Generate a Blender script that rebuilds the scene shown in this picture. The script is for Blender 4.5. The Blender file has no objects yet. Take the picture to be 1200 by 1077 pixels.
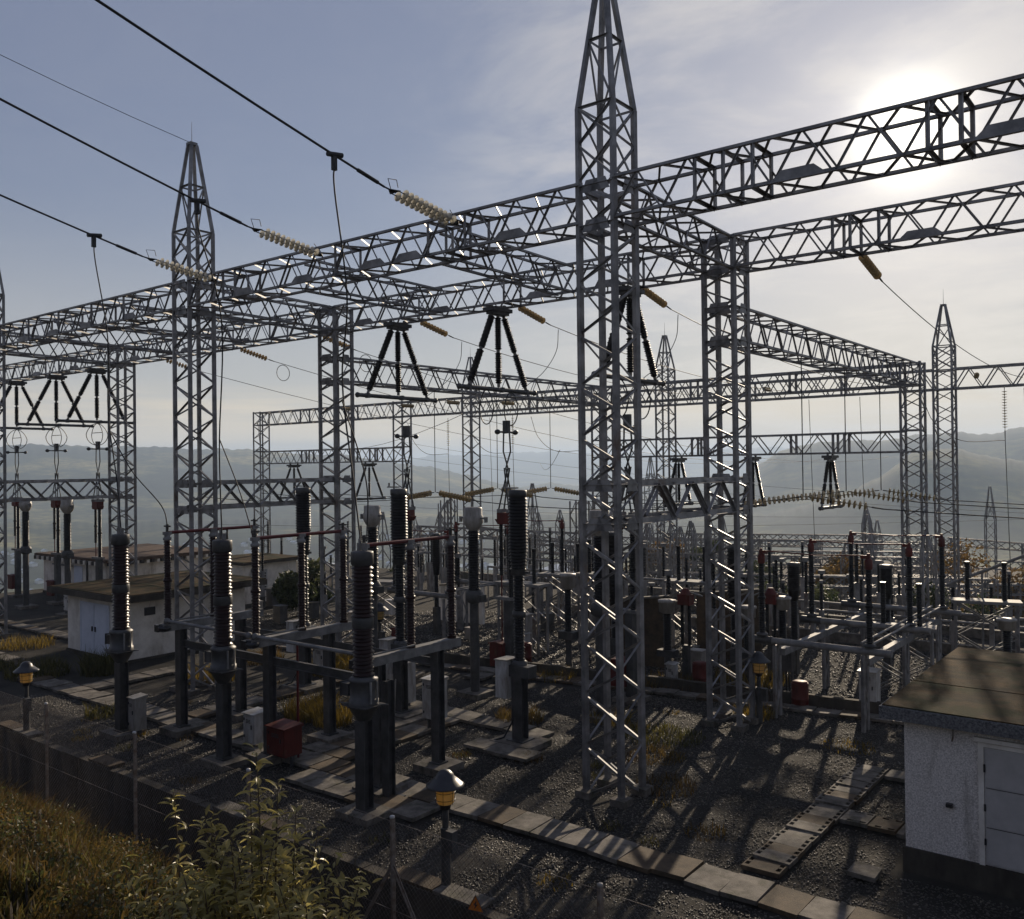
import bpy, math, random
import numpy as np
from mathutils import Vector, Matrix, Euler

S = bpy.context.scene
COL = S.collection
random.seed(7)
PI = math.pi

# ------------------------------------------------------------------ camera
camd = bpy.data.cameras.new('camera')
camd.sensor_width = 36.0
camd.lens = 31.58
camd.clip_start = 0.1
camd.clip_end = 60000
cam = bpy.data.objects.new('camera', camd)
COL.objects.link(cam)
cam.matrix_world = Matrix(((0.78737923, 0.0143426, 0.61630206, 0.0),
                           (0.6163524, 0.001122, -0.78746966, 0.0),
                           (-0.01198585, 0.99989651, -0.00795665, 8.3),
                           (0, 0, 0, 1)))
S.camera = cam

# ------------------------------------------------------------------ sky, sun, exposure
SUN = Vector((-0.2290, 0.9190, 0.3190)).normalized()
W = bpy.data.worlds.new('World')
S.world = W
W.use_nodes = True
nt = W.node_tree
nt.nodes.clear()
N = nt.nodes.new
LK = nt.links.new


def wmath(op, a, b=None, clamp=False):
    n = N('ShaderNodeMath'); n.operation = op; n.use_clamp = clamp
    for i, v in enumerate((a, b)):
        if v is None: continue
        if isinstance(v, (int, float)): n.inputs[i].default_value = v
        else: LK(v, n.inputs[i])
    return n.outputs[0]


def wramp(x, a, b, lo=0.0, hi=1.0):
    n = N('ShaderNodeMapRange'); n.interpolation_type = 'SMOOTHSTEP'
    LK(x, n.inputs[0])
    for i, v in zip((1, 2, 3, 4), (a, b, lo, hi)): n.inputs[i].default_value = v
    return n.outputs[0]


def wmix(f, a, b, mode='MIX'):
    n = N('ShaderNodeMix'); n.data_type = 'RGBA'; n.blend_type = mode
    if isinstance(f, (int, float)): n.inputs[0].default_value = f
    else: LK(f, n.inputs[0])
    for i, v in ((6, a), (7, b)):
        if isinstance(v, tuple): n.inputs[i].default_value = v
        else: LK(v, n.inputs[i])
    return n.outputs[2]


sky = N('ShaderNodeTexSky')
sky.sky_type = 'NISHITA'
sky.sun_disc = False
sky.sun_elevation = math.asin(SUN.z)
sky.sun_rotation = math.atan2(SUN.x, SUN.y)
sky.altitude = 300
sky.air_density = 1.0
sky.dust_density = 0.6
sky.ozone_density = 1.0
SKY_STRENGTH = 0.06
tc = N('ShaderNodeTexCoord')
nrm = N('ShaderNodeVectorMath'); nrm.operation = 'NORMALIZE'; LK(tc.outputs['Generated'], nrm.inputs[0])
D = nrm.outputs[0]
dt = N('ShaderNodeVectorMath'); dt.operation = 'DOT_PRODUCT'; LK(D, dt.inputs[0]); dt.inputs[1].default_value = SUN
cs = wmath('MAXIMUM', dt.outputs['Value'], 0.0)
sep = N('ShaderNodeSeparateXYZ'); LK(D, sep.inputs[0])
zz = wmath('MAXIMUM', sep.outputs[2], 0.0)
# thin high cloud: noise on a flat layer seen in perspective
den = wmath('ADD', zz, 0.10)
cx = wmath('DIVIDE', sep.outputs[0], den); cy = wmath('DIVIDE', sep.outputs[1], den)
cv = N('ShaderNodeCombineXYZ'); LK(cx, cv.inputs[0]); LK(cy, cv.inputs[1])
mp = N('ShaderNodeMapping'); mp.inputs['Rotation'].default_value = (0, 0, math.radians(-30)); mp.inputs['Scale'].default_value = (1.0, 1.2, 1)
LK(cv.outputs[0], mp.inputs[0])
nz = N('ShaderNodeTexNoise'); nz.inputs['Scale'].default_value = 1.5; nz.inputs['Detail'].default_value = 8; nz.inputs['Roughness'].default_value = 0.62
nz.inputs['Distortion'].default_value = 0.35
LK(mp.outputs[0], nz.inputs[0])
cl = wramp(nz.outputs[0], 0.40, 0.66)
near = wramp(cs, 0.86, 0.985)
veil = wmath('ADD', wmath('MULTIPLY', cl, wmath('ADD', wmath('MULTIPLY', near, 0.42), 0.02)), wmath('MULTIPLY', near, 0.02), True)
# layered cloud bank low over the horizon
hv = N('ShaderNodeCombineXYZ')
LK(wmath('MULTIPLY', wmath('ARCTAN2', sep.outputs[0], sep.outputs[1]), 2.2), hv.inputs[0]); LK(wmath('MULTIPLY', sep.outputs[2], 34.0), hv.inputs[1])
hn = N('ShaderNodeTexNoise'); hn.inputs['Scale'].default_value = 1.3; hn.inputs['Detail'].default_value = 6; hn.inputs['Roughness'].default_value = 0.55
LK(hv.outputs[0], hn.inputs[0])
bank = wmath('MULTIPLY', wramp(hn.outputs[0], 0.30, 0.62), wmath('MULTIPLY', wramp(zz, 0.0, 0.03), wramp(zz, 0.06, 0.10, 1.0, 0.0)))
colr = wmix(0.55, sky.outputs[0], (3.35, 3.65, 5.5, 1))           # high thin haze in the air
colr = wmix(wmath('MULTIPLY', wramp(zz, 0.02, 0.30, 1.0, 0.0), 0.58), colr, (9.4, 8.7, 7.4, 1))
colr = wmix(wmath('MULTIPLY', bank, 0.85), colr, (12.5, 10.6, 7.8, 1))
colr = wmix(veil, colr, (13.2, 12.2, 10.9, 1))
# bright aureole of the sun in thin cloud
a1 = wmath('MULTIPLY', wmath('POWER', cs, 30.0), 1.0)
a2 = wmath('MULTIPLY', wmath('POWER', cs, 260.0), 3.0)
a3 = wmath('MULTIPLY', wmath('POWER', cs, 1500.0), 26.0)
aur = wmath('ADD', wmath('ADD', a1, a2), a3)
ac = N('ShaderNodeCombineXYZ')
LK(aur, ac.inputs[0]); LK(wmath('MULTIPLY', aur, 0.95), ac.inputs[1]); LK(wmath('MULTIPLY', aur, 0.80), ac.inputs[2])
add = N('ShaderNodeVectorMath'); add.operation = 'ADD'; LK(colr, add.inputs[0]); LK(ac.outputs[0], add.inputs[1])
bg = N('ShaderNodeBackground'); bg.inputs[1].default_value = SKY_STRENGTH
LK(add.outputs[0], bg.inputs[0])
wo = N('ShaderNodeOutputWorld'); LK(bg.outputs[0], wo.inputs[0])

sd = bpy.data.lights.new('sun', 'SUN')
sd.energy = 5.0
sd.angle = math.radians(0.5)
sd.color = (1.0, 0.84, 0.64)
so = bpy.data.objects.new('sun', sd)
COL.objects.link(so)
so.location = (0, 0, 60)
so.rotation_euler = SUN.to_track_quat('Z', 'Y').to_euler()

S.view_settings.view_transform = 'Standard'
S.view_settings.look = 'None'
S.view_settings.exposure = 0.22
S.view_settings.gamma = 1.0
S.view_settings.use_curve_mapping = False
S.render.engine = 'CYCLES'
S.cycles.max_bounces = 5
S.cycles.transparent_max_bounces = 8
S.cycles.volume_bounces = 0


# ------------------------------------------------------------------ materials
def material(name, base, rough=0.6, metal=0.0, spec=0.5, var=0.25, scale=6.0, base2=None, bump=0.0, bscale=40.0, stretch=(1, 1, 1), transl=0.0, rand=0.0, stain=None):
    m = bpy.data.materials.new(name); m.use_nodes = True
    t = m.node_tree; b = t.nodes['Principled BSDF']
    b.inputs['Roughness'].default_value = rough; b.inputs['Metallic'].default_value = metal
    b.inputs['Specular IOR Level'].default_value = spec
    geo = t.nodes.new('ShaderNodeNewGeometry')
    mpn = t.nodes.new('ShaderNodeMapping'); mpn.inputs['Scale'].default_value = stretch
    t.links.new(geo.outputs['Position'], mpn.inputs[0])
    n = t.nodes.new('ShaderNodeTexNoise'); n.inputs['Scale'].default_value = scale; n.inputs['Detail'].default_value = 6; n.inputs['Roughness'].default_value = 0.65
    t.links.new(mpn.outputs[0], n.inputs[0])
    r = t.nodes.new('ShaderNodeValToRGB')
    c2 = base2 if base2 else tuple(min(1, c * (1 + var)) for c in base)
    c1 = base if base2 else tuple(c * (1 - var) for c in base)
    r.color_ramp.elements[0].position = 0.36; r.color_ramp.elements[0].color = (*c1, 1)
    r.color_ramp.elements[1].position = 0.66; r.color_ramp.elements[1].color = (*c2, 1)
    t.links.new(n.outputs[0], r.inputs[0])
    out = r.outputs[0]
    if rand:
        mr = t.nodes.new('ShaderNodeMapRange'); mr.inputs[3].default_value = 1 - rand; mr.inputs[4].default_value = 1 + rand
        t.links.new(geo.outputs['Random Per Island'], mr.inputs[0])
        mm = t.nodes.new('ShaderNodeMix'); mm.data_type = 'RGBA'; mm.blend_type = 'MULTIPLY'; mm.inputs[0].default_value = 1
        t.links.new(out, mm.inputs[6]); t.links.new(mr.outputs[0], mm.inputs[7]); out = mm.outputs[2]
    if stain:                                   # weather stains and rust runs with a shape of their own
        sm_ = t.nodes.new('ShaderNodeMapping'); sm_.inputs['Scale'].default_value = stain[1]
        t.links.new(geo.outputs['Position'], sm_.inputs[0])
        sn = t.nodes.new('ShaderNodeTexNoise'); sn.inputs['Scale'].default_value = 1.0; sn.inputs['Detail'].default_value = 7; sn.inputs['Roughness'].default_value = 0.7
        t.links.new(sm_.outputs[0], sn.inputs[0])
        sr = t.nodes.new('ShaderNodeMapRange'); sr.interpolation_type = 'SMOOTHSTEP'
        sr.inputs[1].default_value = stain[2]; sr.inputs[2].default_value = stain[2]+0.14; sr.inputs[4].default_value = stain[3]
        t.links.new(sn.outputs[0], sr.inputs[0])
        sx = t.nodes.new('ShaderNodeMix'); sx.data_type = 'RGBA'; t.links.new(sr.outputs[0], sx.inputs[0]); t.links.new(out, sx.inputs[6]); sx.inputs[7].default_value = (*stain[0], 1)
        out = sx.outputs[2]
    t.links.new(out, b.inputs['Base Color'])
    if bump:
        bn = t.nodes.new('ShaderNodeTexNoise'); bn.inputs['Scale'].default_value = bscale; bn.inputs['Detail'].default_value = 4
        t.links.new(mpn.outputs[0], bn.inputs[0])
        bu = t.nodes.new('ShaderNodeBump'); bu.inputs['Strength'].default_value = bump; bu.inputs['Distance'].default_value = 0.02
        t.links.new(bn.outputs[0], bu.inputs['Height']); t.links.new(bu.outputs[0], b.inputs['Normal'])
    if transl:
        tr = t.nodes.new('ShaderNodeBsdfTranslucent'); t.links.new(out, tr.inputs[0])
        mx = t.nodes.new('ShaderNodeMixShader'); mx.inputs[0].default_value = transl
        t.links.new(b.outputs[0], mx.inputs[1]); t.links.new(tr.outputs[0], mx.inputs[2])
        t.links.new(mx.outputs[0], t.nodes['Material Output'].inputs[0])
    return m


M = dict(
    steel=material('galvanised_steel', (0.12, 0.118, 0.118), 0.5, 0.3, 0.5, scale=1.6, base2=(0.30, 0.292, 0.288), stain=((0.10, 0.055, 0.03), (0.9, 0.9, 0.5), 0.56, 0.75)),
    paint=material('grey_painted_steel', (0.032, 0.032, 0.032), 0.5, 0.0, 0.4, scale=2.2, base2=(0.080, 0.079, 0.078)),
    alu=material('aluminium_tube', (0.13, 0.128, 0.125), 0.7, 0.0, 0.22, scale=3, base2=(0.25, 0.245, 0.235)),
    porcelain=material('brown_porcelain', (0.016, 0.006, 0.005), 0.34, 0.0, 0.22, scale=4, base2=(0.024, 0.008, 0.006)),
    porcelain2=material('dark_porcelain', (0.008, 0.007, 0.006), 0.36, 0.0, 0.2, scale=4, base2=(0.013, 0.011, 0.011)),
    glass=material('amber_glass', (0.62, 0.60, 0.52), 0.1, 0.0, 0.8, scale=9, base2=(0.82, 0.80, 0.74), transl=0.6),
    amber=material('brown_glass', (0.36, 0.27, 0.13), 0.15, 0.0, 0.6, scale=9, base2=(0.52, 0.42, 0.22), transl=0.45),
    white=material('white_enamel', (0.26, 0.24, 0.21), 0.5, 0.0, 0.4, scale=2.2, base2=(0.56, 0.56, 0.55), stretch=(1.6, 1.6, .5), stain=((0.16, 0.10, 0.06), (3, 3, 0.9), 0.57, 0.7)),
    cream=material('cream_paint', (0.20, 0.18, 0.15), 0.5, 0.0, 0.4, scale=2.5, base2=(0.38, 0.36, 0.33), stretch=(1.6, 1.6, .5)),
    red=material('red_paint', (0.06, 0.010, 0.007), 0.6, 0.0, 0.3, scale=2.5, base2=(0.13, 0.018, 0.012), stretch=(1.6, 1.6, .5), stain=((0.10, 0.055, 0.035), (3, 3, 1.2), 0.55, 0.7)),
    redtube=material('red_tube_paint', (0.075, 0.007, 0.008), 0.4, 0.0, 0.4, scale=3, base2=(0.11, 0.012, 0.012)),
    cable=material('conductor', (0.025, 0.025, 0.027), 0.6, 0.2, 0.4),
    rust=material('rusty_post', (0.13, 0.085, 0.055), 0.6, 0.2, 0.5, scale=9, base2=(0.30, 0.27, 0.24)),
    concrete=material('concrete_slab', (0.060, 0.053, 0.044), 0.85, 0.0, 0.3, scale=2.6, base2=(0.19, 0.168, 0.14), stain=((0.05, 0.048, 0.028), (2.2, 2.2, 1), 0.52, 0.7), bump=0.5, bscale=60, rand=0.35),
    stained=material('stained_slab', (0.045, 0.032, 0.020), 0.85, 0.0, 0.3, scale=2.2, base2=(0.11, 0.078, 0.047), bump=0.5, bscale=60, rand=0.35),
    wall=material('retaining_wall_concrete', (0.040, 0.034, 0.027), 0.9, 0.0, 0.2, scale=1.2, base2=(0.10, 0.086, 0.068), bump=0.6, bscale=25, stretch=(1, 1, 0.35)),
    gravel=material('gravel_bed', (0.018, 0.016, 0.013), 0.95, 0.0, 0.25, scale=0.5, base2=(0.045, 0.039, 0.031), bump=1.0, bscale=70, stain=((0.012, 0.010, 0.008), (0.5, 0.9, 1), 0.54, 0.7)),
    pebble=material('gravel_stone', (0.027, 0.023, 0.019), 0.5, 0.0, 0.6, scale=0.5, base2=(0.105, 0.088, 0.068), rand=0.9),
    soil=material('dark_soil', (0.022, 0.018, 0.014), 0.95, 0.0, 0.2, scale=0.8, base2=(0.05, 0.04, 0.03), bump=0.8, bscale=9),
    felt=material('brown_roof_felt', (0.026, 0.022, 0.014), 0.97, 0.0, 0.08, scale=1.3, base2=(0.090, 0.056, 0.026), bump=0.7, bscale=30, stretch=(1.0, 1.2, 1), stain=((0.022, 0.026, 0.010), (0.9, 1.1, 1), 0.47, 0.85)),
    rooftile=material('red_roof', (0.070, 0.048, 0.036), 0.9, 0.0, 0.15, scale=2, base2=(0.115, 0.08, 0.058)),
    slabedge=material('pebbledash_edge', (0.05, 0.05, 0.052), 0.9, 0.0, 0.3, scale=30, base2=(0.22, 0.22, 0.22), bump=0.8, bscale=70),
    dash=material('pebbledash_wall', (0.42, 0.385, 0.34), 0.9, 0.0, 0.3, scale=34, base2=(0.93, 0.87, 0.80), bump=0.6, bscale=90, stain=((0.20, 0.17, 0.13), (1.6, 1.6, 0.35), 0.52, 0.6)),
    plaster=material('weathered_plaster', (0.60, 0.55, 0.47), 0.9, 0.0, 0.3, scale=1.4, base2=(0.84, 0.79, 0.70), bump=0.3, bscale=50, stain=((0.28, 0.22, 0.15), (1.2, 1.2, 0.3), 0.53, 0.6)),
    door=material('grey_door_paint', (0.40, 0.38, 0.355), 0.7, 0.0, 0.2, scale=2, base2=(0.50, 0.475, 0.445), stain=((0.16, 0.10, 0.06), (2.5, 2.5, 0.7), 0.58, 0.6)),
    doorblue=material('pale_blue_door_paint', (0.55, 0.59, 0.66), 0.5, 0.0, 0.5, scale=2, base2=(0.64, 0.68, 0.75)),
    black=material('black_metal', (0.02, 0.02, 0.022), 0.4, 0.0, 0.5),
    lampjar=material('amber_lamp_jar', (0.78, 0.56, 0.22), 0.25, 0.0, 0.6, scale=7, base2=(0.88, 0.68, 0.32), transl=0.6),
    grass=material('dry_grass', (0.06, 0.062, 0.018), 0.7, 0.0, 0.3, scale=0.9, base2=(0.125, 0.105, 0.028), transl=0.5, rand=0.5),
    heather=material('rusty_heather', (0.08, 0.046, 0.017), 0.7, 0.0, 0.3, scale=1.2, base2=(0.15, 0.105, 0.028), transl=0.4, rand=0.5),
    leafdark=material('dark_leaves', (0.035, 0.046, 0.016), 0.5, 0.0, 0.5, scale=1.2, base2=(0.09, 0.095, 0.03), transl=0.45, rand=0.5),
    leaf=material('yellow_green_leaf', (0.24, 0.205, 0.05), 0.34, 0.0, 0.7, scale=3.0, base2=(0.50, 0.42, 0.15), transl=0.6, rand=0.4),
    weed=material('dry_yellow_weed', (0.12, 0.085, 0.015), 0.7, 0.0, 0.3, scale=2.0, base2=(0.27, 0.18, 0.03), transl=0.45, rand=0.5),
    stem=material('woody_stem', (0.10, 0.075, 0.05), 0.8, 0.0, 0.2),
    autumn=material('autumn_leaves', (0.075, 0.055, 0.018), 0.7, 0.0, 0.3, scale=0.5, base2=(0.17, 0.095, 0.028), transl=0.5, rand=0.5),
    green=material('tree_leaves', (0.035, 0.05, 0.018), 0.6, 0.0, 0.3, scale=0.5, base2=(0.08, 0.085, 0.03), transl=0.35, rand=0.5),
    farwhite=material('far_white_wall', (0.80, 0.78, 0.74), 0.7, var=0.1),
    farroof=material('far_pale_roof', (0.50, 0.51, 0.52), 0.35, 0.2, var=0.1),
    orange=material('orange_sign', (0.75, 0.22, 0.02), 0.5, var=0.08),
)

# hills and valley: woods, fields and lines of hedges, all by noise on world position
tm = bpy.data.materials.new('hill_country'); tm.use_nodes = True
t = tm.node_tree; b = t.nodes['Principled BSDF']; b.inputs['Roughness'].default_value = 1.0; b.inputs['Specular IOR Level'].default_value = 0.1
geo = t.nodes.new('ShaderNodeNewGeometry')
def tnoise(sc, det=6):
    n = t.nodes.new('ShaderNodeTexNoise'); n.inputs['Scale'].default_value = sc; n.inputs['Detail'].default_value = det; n.inputs['Roughness'].default_value = 0.6
    t.links.new(geo.outputs['Position'], n.inputs[0]); return n.outputs[0]
r1 = t.nodes.new('ShaderNodeValToRGB'); t.links.new(tnoise(0.0035), r1.inputs[0])
e = r1.color_ramp.elements; e[0].position = 0.38; e[0].color = (0.012, 0.018, 0.009, 1); e[1].position = 0.64; e[1].color = (0.20, 0.185, 0.08, 1)
el = e.new(0.52); el.color = (0.035, 0.045, 0.02, 1)
vo = t.nodes.new('ShaderNodeTexVoronoi'); vo.inputs['Scale'].default_value = 0.006; t.links.new(geo.outputs['Position'], vo.inputs[0])
r2 = t.nodes.new('ShaderNodeValToRGB'); t.links.new(vo.outputs['Color'], r2.inputs[0])
r2.color_ramp.elements[0].color = (0.55, 0.6, 0.5, 1); r2.color_ramp.elements[1].color = (1.5, 1.35, 1.0, 1)
r3 = t.nodes.new('ShaderNodeValToRGB'); t.links.new(tnoise(0.05, 3), r3.inputs[0])
r3.color_ramp.elements[0].position = 0.35; r3.color_ramp.elements[0].color = (0.5, 0.5, 0.5, 1); r3.color_ramp.elements[1].position = 0.65; r3.color_ramp.elements[1].color = (1.3, 1.3, 1.3, 1)
m1 = t.nodes.new('ShaderNodeMix'); m1.data_type = 'RGBA'; m1.blend_type = 'MULTIPLY'; m1.inputs[0].default_value = 1
t.links.new(r1.outputs[0], m1.inputs[6]); t.links.new(r2.outputs[0], m1.inputs[7])
m2 = t.nodes.new('ShaderNodeMix'); m2.data_type = 'RGBA'; m2.blend_type = 'MULTIPLY'; m2.inputs[0].default_value = 1
t.links.new(m1.outputs[2], m2.inputs[6]); t.links.new(r3.outputs[0], m2.inputs[7])
t.links.new(m2.outputs[2], b.inputs['Base Color'])
wm = bpy.data.materials.new('river_water'); wm.use_nodes = True
b = wm.node_tree.nodes['Principled BSDF']; b.inputs['Base Color'].default_value = (0.04, 0.055, 0.06, 1); b.inputs['Roughness'].default_value = 0.18


# ------------------------------------------------------------------ mesh helpers
class MB:
    """collects boxes, tubes and lathes and builds one mesh"""
    def __init__(s): s.v = []; s.f = []; s.sm = []; s.mi = []; s.mat = 0
    def add(s, vs, fs, smooth=False):
        o = len(s.v); s.v += [tuple(p) for p in vs]
        for f in fs:
            s.f.append(tuple(i + o for i in f)); s.sm.append(smooth); s.mi.append(s.mat)
        return s
    def box(s, x0, x1, y0, y1, z0, z1):
        return s.add([(x0, y0, z0), (x1, y0, z0), (x1, y1, z0), (x0, y1, z0), (x0, y0, z1), (x1, y0, z1), (x1, y1, z1), (x0, y1, z1)],
                     [(3, 2, 1, 0), (4, 5, 6, 7), (0, 1, 5, 4), (1, 2, 6, 5), (2, 3, 7, 6), (3, 0, 4, 7)])
    def cbox(s, c, d): return s.box(c[0]-d[0]/2, c[0]+d[0]/2, c[1]-d[1]/2, c[1]+d[1]/2, c[2]-d[2]/2, c[2]+d[2]/2)
    def tube(s, pts, r, n=8, closed=False, cap=True):
        P = [Vector(p) for p in pts]; k = len(P); rr = r if isinstance(r, (list, tuple)) else [r]*k
        vs = []; up = None
        for i, p in enumerate(P):
            if closed: d = P[(i+1) % k]-P[i-1]
            else: d = P[min(i+1, k-1)]-P[max(i-1, 0)]
            d.normalize()
            if up is None: up = Vector((0, 0, 1)) if abs(d.z) < 0.9 else Vector((1, 0, 0))
            a = d.cross(up).normalized(); c = a.cross(d).normalized(); up = c
            for j in range(n):
                an = 2*PI*j/n; vs.append(p+(a*math.cos(an)+c*math.sin(an))*rr[i])
        fs = []
        for i in range(k if closed else k-1):
            i2 = (i+1) % k
            for j in range(n): fs.append((i*n+j, i2*n+j, i2*n+(j+1) % n, i*n+(j+1) % n))
        s.add(vs, fs, n > 4)
        if cap and not closed:
            s.add(vs[:n], [tuple(range(n))]); s.add(vs[-n:], [tuple(reversed(range(n)))])
        return s
    def lathe(s, prof, n=16, at=(0, 0, 0), smooth=True):
        vs = []; fs = []
        for r, z in prof:
            for j in range(n): vs.append((at[0]+r*math.cos(2*PI*j/n), at[1]+r*math.sin(2*PI*j/n), at[2]+z))
        for i in range(len(prof)-1):
            for j in range(n): fs.append((i*n+j, i*n+(j+1) % n, (i+1)*n+(j+1) % n, (i+1)*n+j))
        s.add(vs, fs, smooth)
        s.add(vs[:n], [tuple(reversed(range(n)))]); s.add(vs[-n:], [tuple(range(n))])
        return s
    def prism(s, poly, axis, a, b):
        """2-D polygon extruded along an axis (0 x, 1 y, 2 z)"""
        def at(p, h):
            q = [p[0], p[1]]; q.insert(axis, h); return q
        n = len(poly); vs = [at(p, a) for p in poly]+[at(p, b) for p in poly]
        fs = [tuple(reversed(range(n))), tuple(range(n, 2*n))]+[(i, (i+1) % n, n+(i+1) % n, n+i) for i in range(n)]
        return s.add(vs, fs)
    def angle(s, a, b, w=0.07, th=0.012, flip=1):
        """an L-shaped steel bar from a to b"""
        a = Vector(a); b = Vector(b); d = (b-a).normalized()
        up = Vector((0, 0, 1)) if abs(d.z) < 0.85 else Vector((0.3, 1, 0))
        x = d.cross(up).normalized(); y = x.cross(d).normalized()*flip
        L = [(0, 0), (w, 0), (w, th), (th, th), (th, w), (0, w)]
        L = [(p-w*0.3, q-w*0.3) for p, q in L]
        vs = [a+x*p+y*q for p, q in L]+[b+x*p+y*q for p, q in L]
        return s.add(vs, [(i, (i+1) % 6, 6+(i+1) % 6, 6+i) for i in range(6)]+[(5, 4, 3, 2, 1, 0), (6, 7, 8, 9, 10, 11)])
    def mesh(s, name, *mats):
        me = bpy.data.meshes.new(name)
        me.from_pydata(s.v, [], s.f)
        me.polygons.foreach_set('use_smooth', s.sm)
        if len(mats) > 1: me.polygons.foreach_set('material_index', s.mi)
        for m in mats: me.materials.append(M[m] if isinstance(m, str) else m)
        me.update(); return me


def root(name, label, cat, loc=(0, 0, 0), rz=0.0, group=None):
    o = bpy.data.objects.new(name, None); o.empty_display_size = 0.3
    COL.objects.link(o); o.location = loc; o.rotation_euler = (0, 0, rz)
    o['label'] = label; o['category'] = cat
    if group: o['group'] = group
    return o


def part(name, me, parent=None, loc=None, mtx=None, label=None, kind=None):
    o = bpy.data.objects.new(name, me); COL.objects.link(o); o.parent = parent
    if loc is not None: o.location = loc
    if mtx is not None: o.matrix_basis = mtx
    if label: o['label'] = label
    if kind: o['kind'] = kind
    return o


def solo(name, me, label, cat, loc=(0, 0, 0), rz=0.0, group=None):
    o = bpy.data.objects.new(name, me); COL.objects.link(o); o.location = loc; o.rotation_euler = (0, 0, rz)
    o['label'] = label; o['category'] = cat
    if group: o['group'] = group
    return o


def structure(name, me, kind='structure', parent=None):
    o = bpy.data.objects.new(name, me); COL.objects.link(o); o['kind'] = kind; o.parent = parent
    return o


KIDS = {}
def copy_tree(o, parent=None):
    c = o.copy(); COL.objects.link(c)
    if parent is not None: c.parent = parent
    for ch in list(o.children): copy_tree(ch, c)
    return c


def clone(o, loc, label, rz=None):
    c = copy_tree(o); c.location = loc; c['label'] = label
    if rz is not None: c.rotation_euler = (0, 0, rz)
    return c


def from_numpy(name, verts, faces, *mats):
    """fast mesh from arrays; faces (n, k)"""
    me = bpy.data.meshes.new(name); n, k = faces.shape
    me.vertices.add(len(verts)); me.vertices.foreach_set('co', verts.astype(np.float32).ravel())
    me.loops.add(n*k); me.loops.foreach_set('vertex_index', faces.astype(np.int32).ravel())
    me.polygons.add(n); me.polygons.foreach_set('loop_start', np.arange(0, n*k, k, dtype=np.int32))
    me.update(calc_edges=True)
    for m in mats: me.materials.append(M[m] if isinstance(m, str) else m)
    return me


# unit steel angle, length 1 along z, shared by every bar of the nearer lattices
UNIT = MB()
UNIT.add([(-.35, -.35, 0), (.65, -.35, 0), (.65, -.19, 0), (-.19, -.19, 0), (-.19, .65, 0), (-.35, .65, 0),
          (-.35, -.35, 1), (.65, -.35, 1), (.65, -.19, 1), (-.19, -.19, 1), (-.19, .65, 1), (-.35, .65, 1)],
         [(i, (i+1) % 6, 6+(i+1) % 6, 6+i) for i in range(6)]+[(5, 4, 3, 2, 1, 0), (6, 7, 8, 9, 10, 11)])
UNIT = UNIT.mesh('steel_angle', 'steel')


def bar(name, a, b, w, parent, turn=0.0):
    a = Vector(a); b = Vector(b); d = b-a; L = d.length; d.normalize()
    up = Vector((0, 0, 1)) if abs(d.z) < 0.85 else Vector((0, 1, 0))
    x = d.cross(up).normalized(); y = d.cross(x).normalized()
    R = Matrix((x, y, d)).transposed().to_4x4() @ Matrix.Rotation(turn, 4, 'Z')
    return part(name, UNIT, parent, mtx=Matrix.Translation(a) @ R @ Matrix.Diagonal((w, w, L, 1)))


PLATES = {}
def plate(name, parent, at, size, poly=None):
    """gusset plate: a thin plate, trapezoid outline, in the plane across 'axis'"""
    key = tuple(round(s, 3) for s in size)
    if key not in PLATES:
        sx, sy, sz = size
        mb = MB()
        if sy < 0.05: mb.prism([(-sx/2, -sz/2), (sx/2, -sz/2), (sx*0.28, sz/2), (-sx*0.28, sz/2)], 1, -sy/2, sy/2)
        elif sx < 0.05: mb.prism([(-sy/2, -sz/2), (sy/2, -sz/2), (sy*0.28, sz/2), (-sy*0.28, sz/2)], 0, -sx/2, sx/2)
        else: mb.prism([(-sx/2, -sy/2), (sx/2, -sy/2), (sx/2, sy/2), (-sx/2, sy/2)], 2, -sz/2, sz/2)
        PLATES[key] = mb.mesh('plate', 'steel')
    return part(name, PLATES[key], parent, loc=at)


# ------------------------------------------------------------------ terrain
HP = [(-400, 9.5), (-60, 9.0), (-4, 7.0), (-1, 6.3), (2, 5.2), (5, 3.6), (7.9, 1.75), (9.6, 0.1), (10.6, -1.45), (12.6, -1.6), (12.9, -1.7), (13.4, -0.6), (52, -0.6), (54, -1.2), (63, -9.0), (170, -9.5), (300, -45), (520, -111), (9e4, -111)]
HPL = [(-400, 9.5), (-60, 9.0), (-4, 7.0), (-1, 6.3), (2, 5.2), (5, 3.6), (7.9, 1.75), (9.6, 0.1), (10.6, -1.45), (12.6, -1.6), (12.9, -1.7), (13.4, -0.6), (42, -0.6), (48, -2.0), (62, -12.0), (170, -60), (330, -111), (9e4, -111)]
RIDGES = [  # distance, radial half-width, [(px, crest height above the horizon in px)]
    (3300, 900, [(-900, 34), (-300, 33), (0, 31), (60, 32), (130, 29), (200, 27), (300, 23), (400, 15), (480, 5), (560, -12), (640, -34), (800, -60)]),
    (8200, 1400, [(300, 4), (420, 8), (520, 14), (580, 16), (660, 17), (740, 12), (820, 15), (900, 20), (1000, 19), (1100, 16), (1300, 22)]),
    (3700, 600, [(460, -50), (520, -33), (560, -29), (600, -27), (640, -20), (690, -24), (760, -25), (820, -14), (880, -18), (940, -24), (1000, -40), (1100, -60)]),
    (2700, 600, [(820, -50), (880, -6), (920, 18), (980, 25), (1040, 27), (1080, 31), (1120, 33), (1165, 33), (1200, 39), (1300, 50), (1900, 40)]),
    (1750, 360, [(900, -60), (980, -44), (1040, -10), (1070, 10), (1110, 15), (1150, 9), (1200, -2), (1300, -10), (1700, -6)]),
]
FWD = np.array((-0.6163, 0.7875)); RGT = np.array((0.7875, 0.6163))


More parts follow.
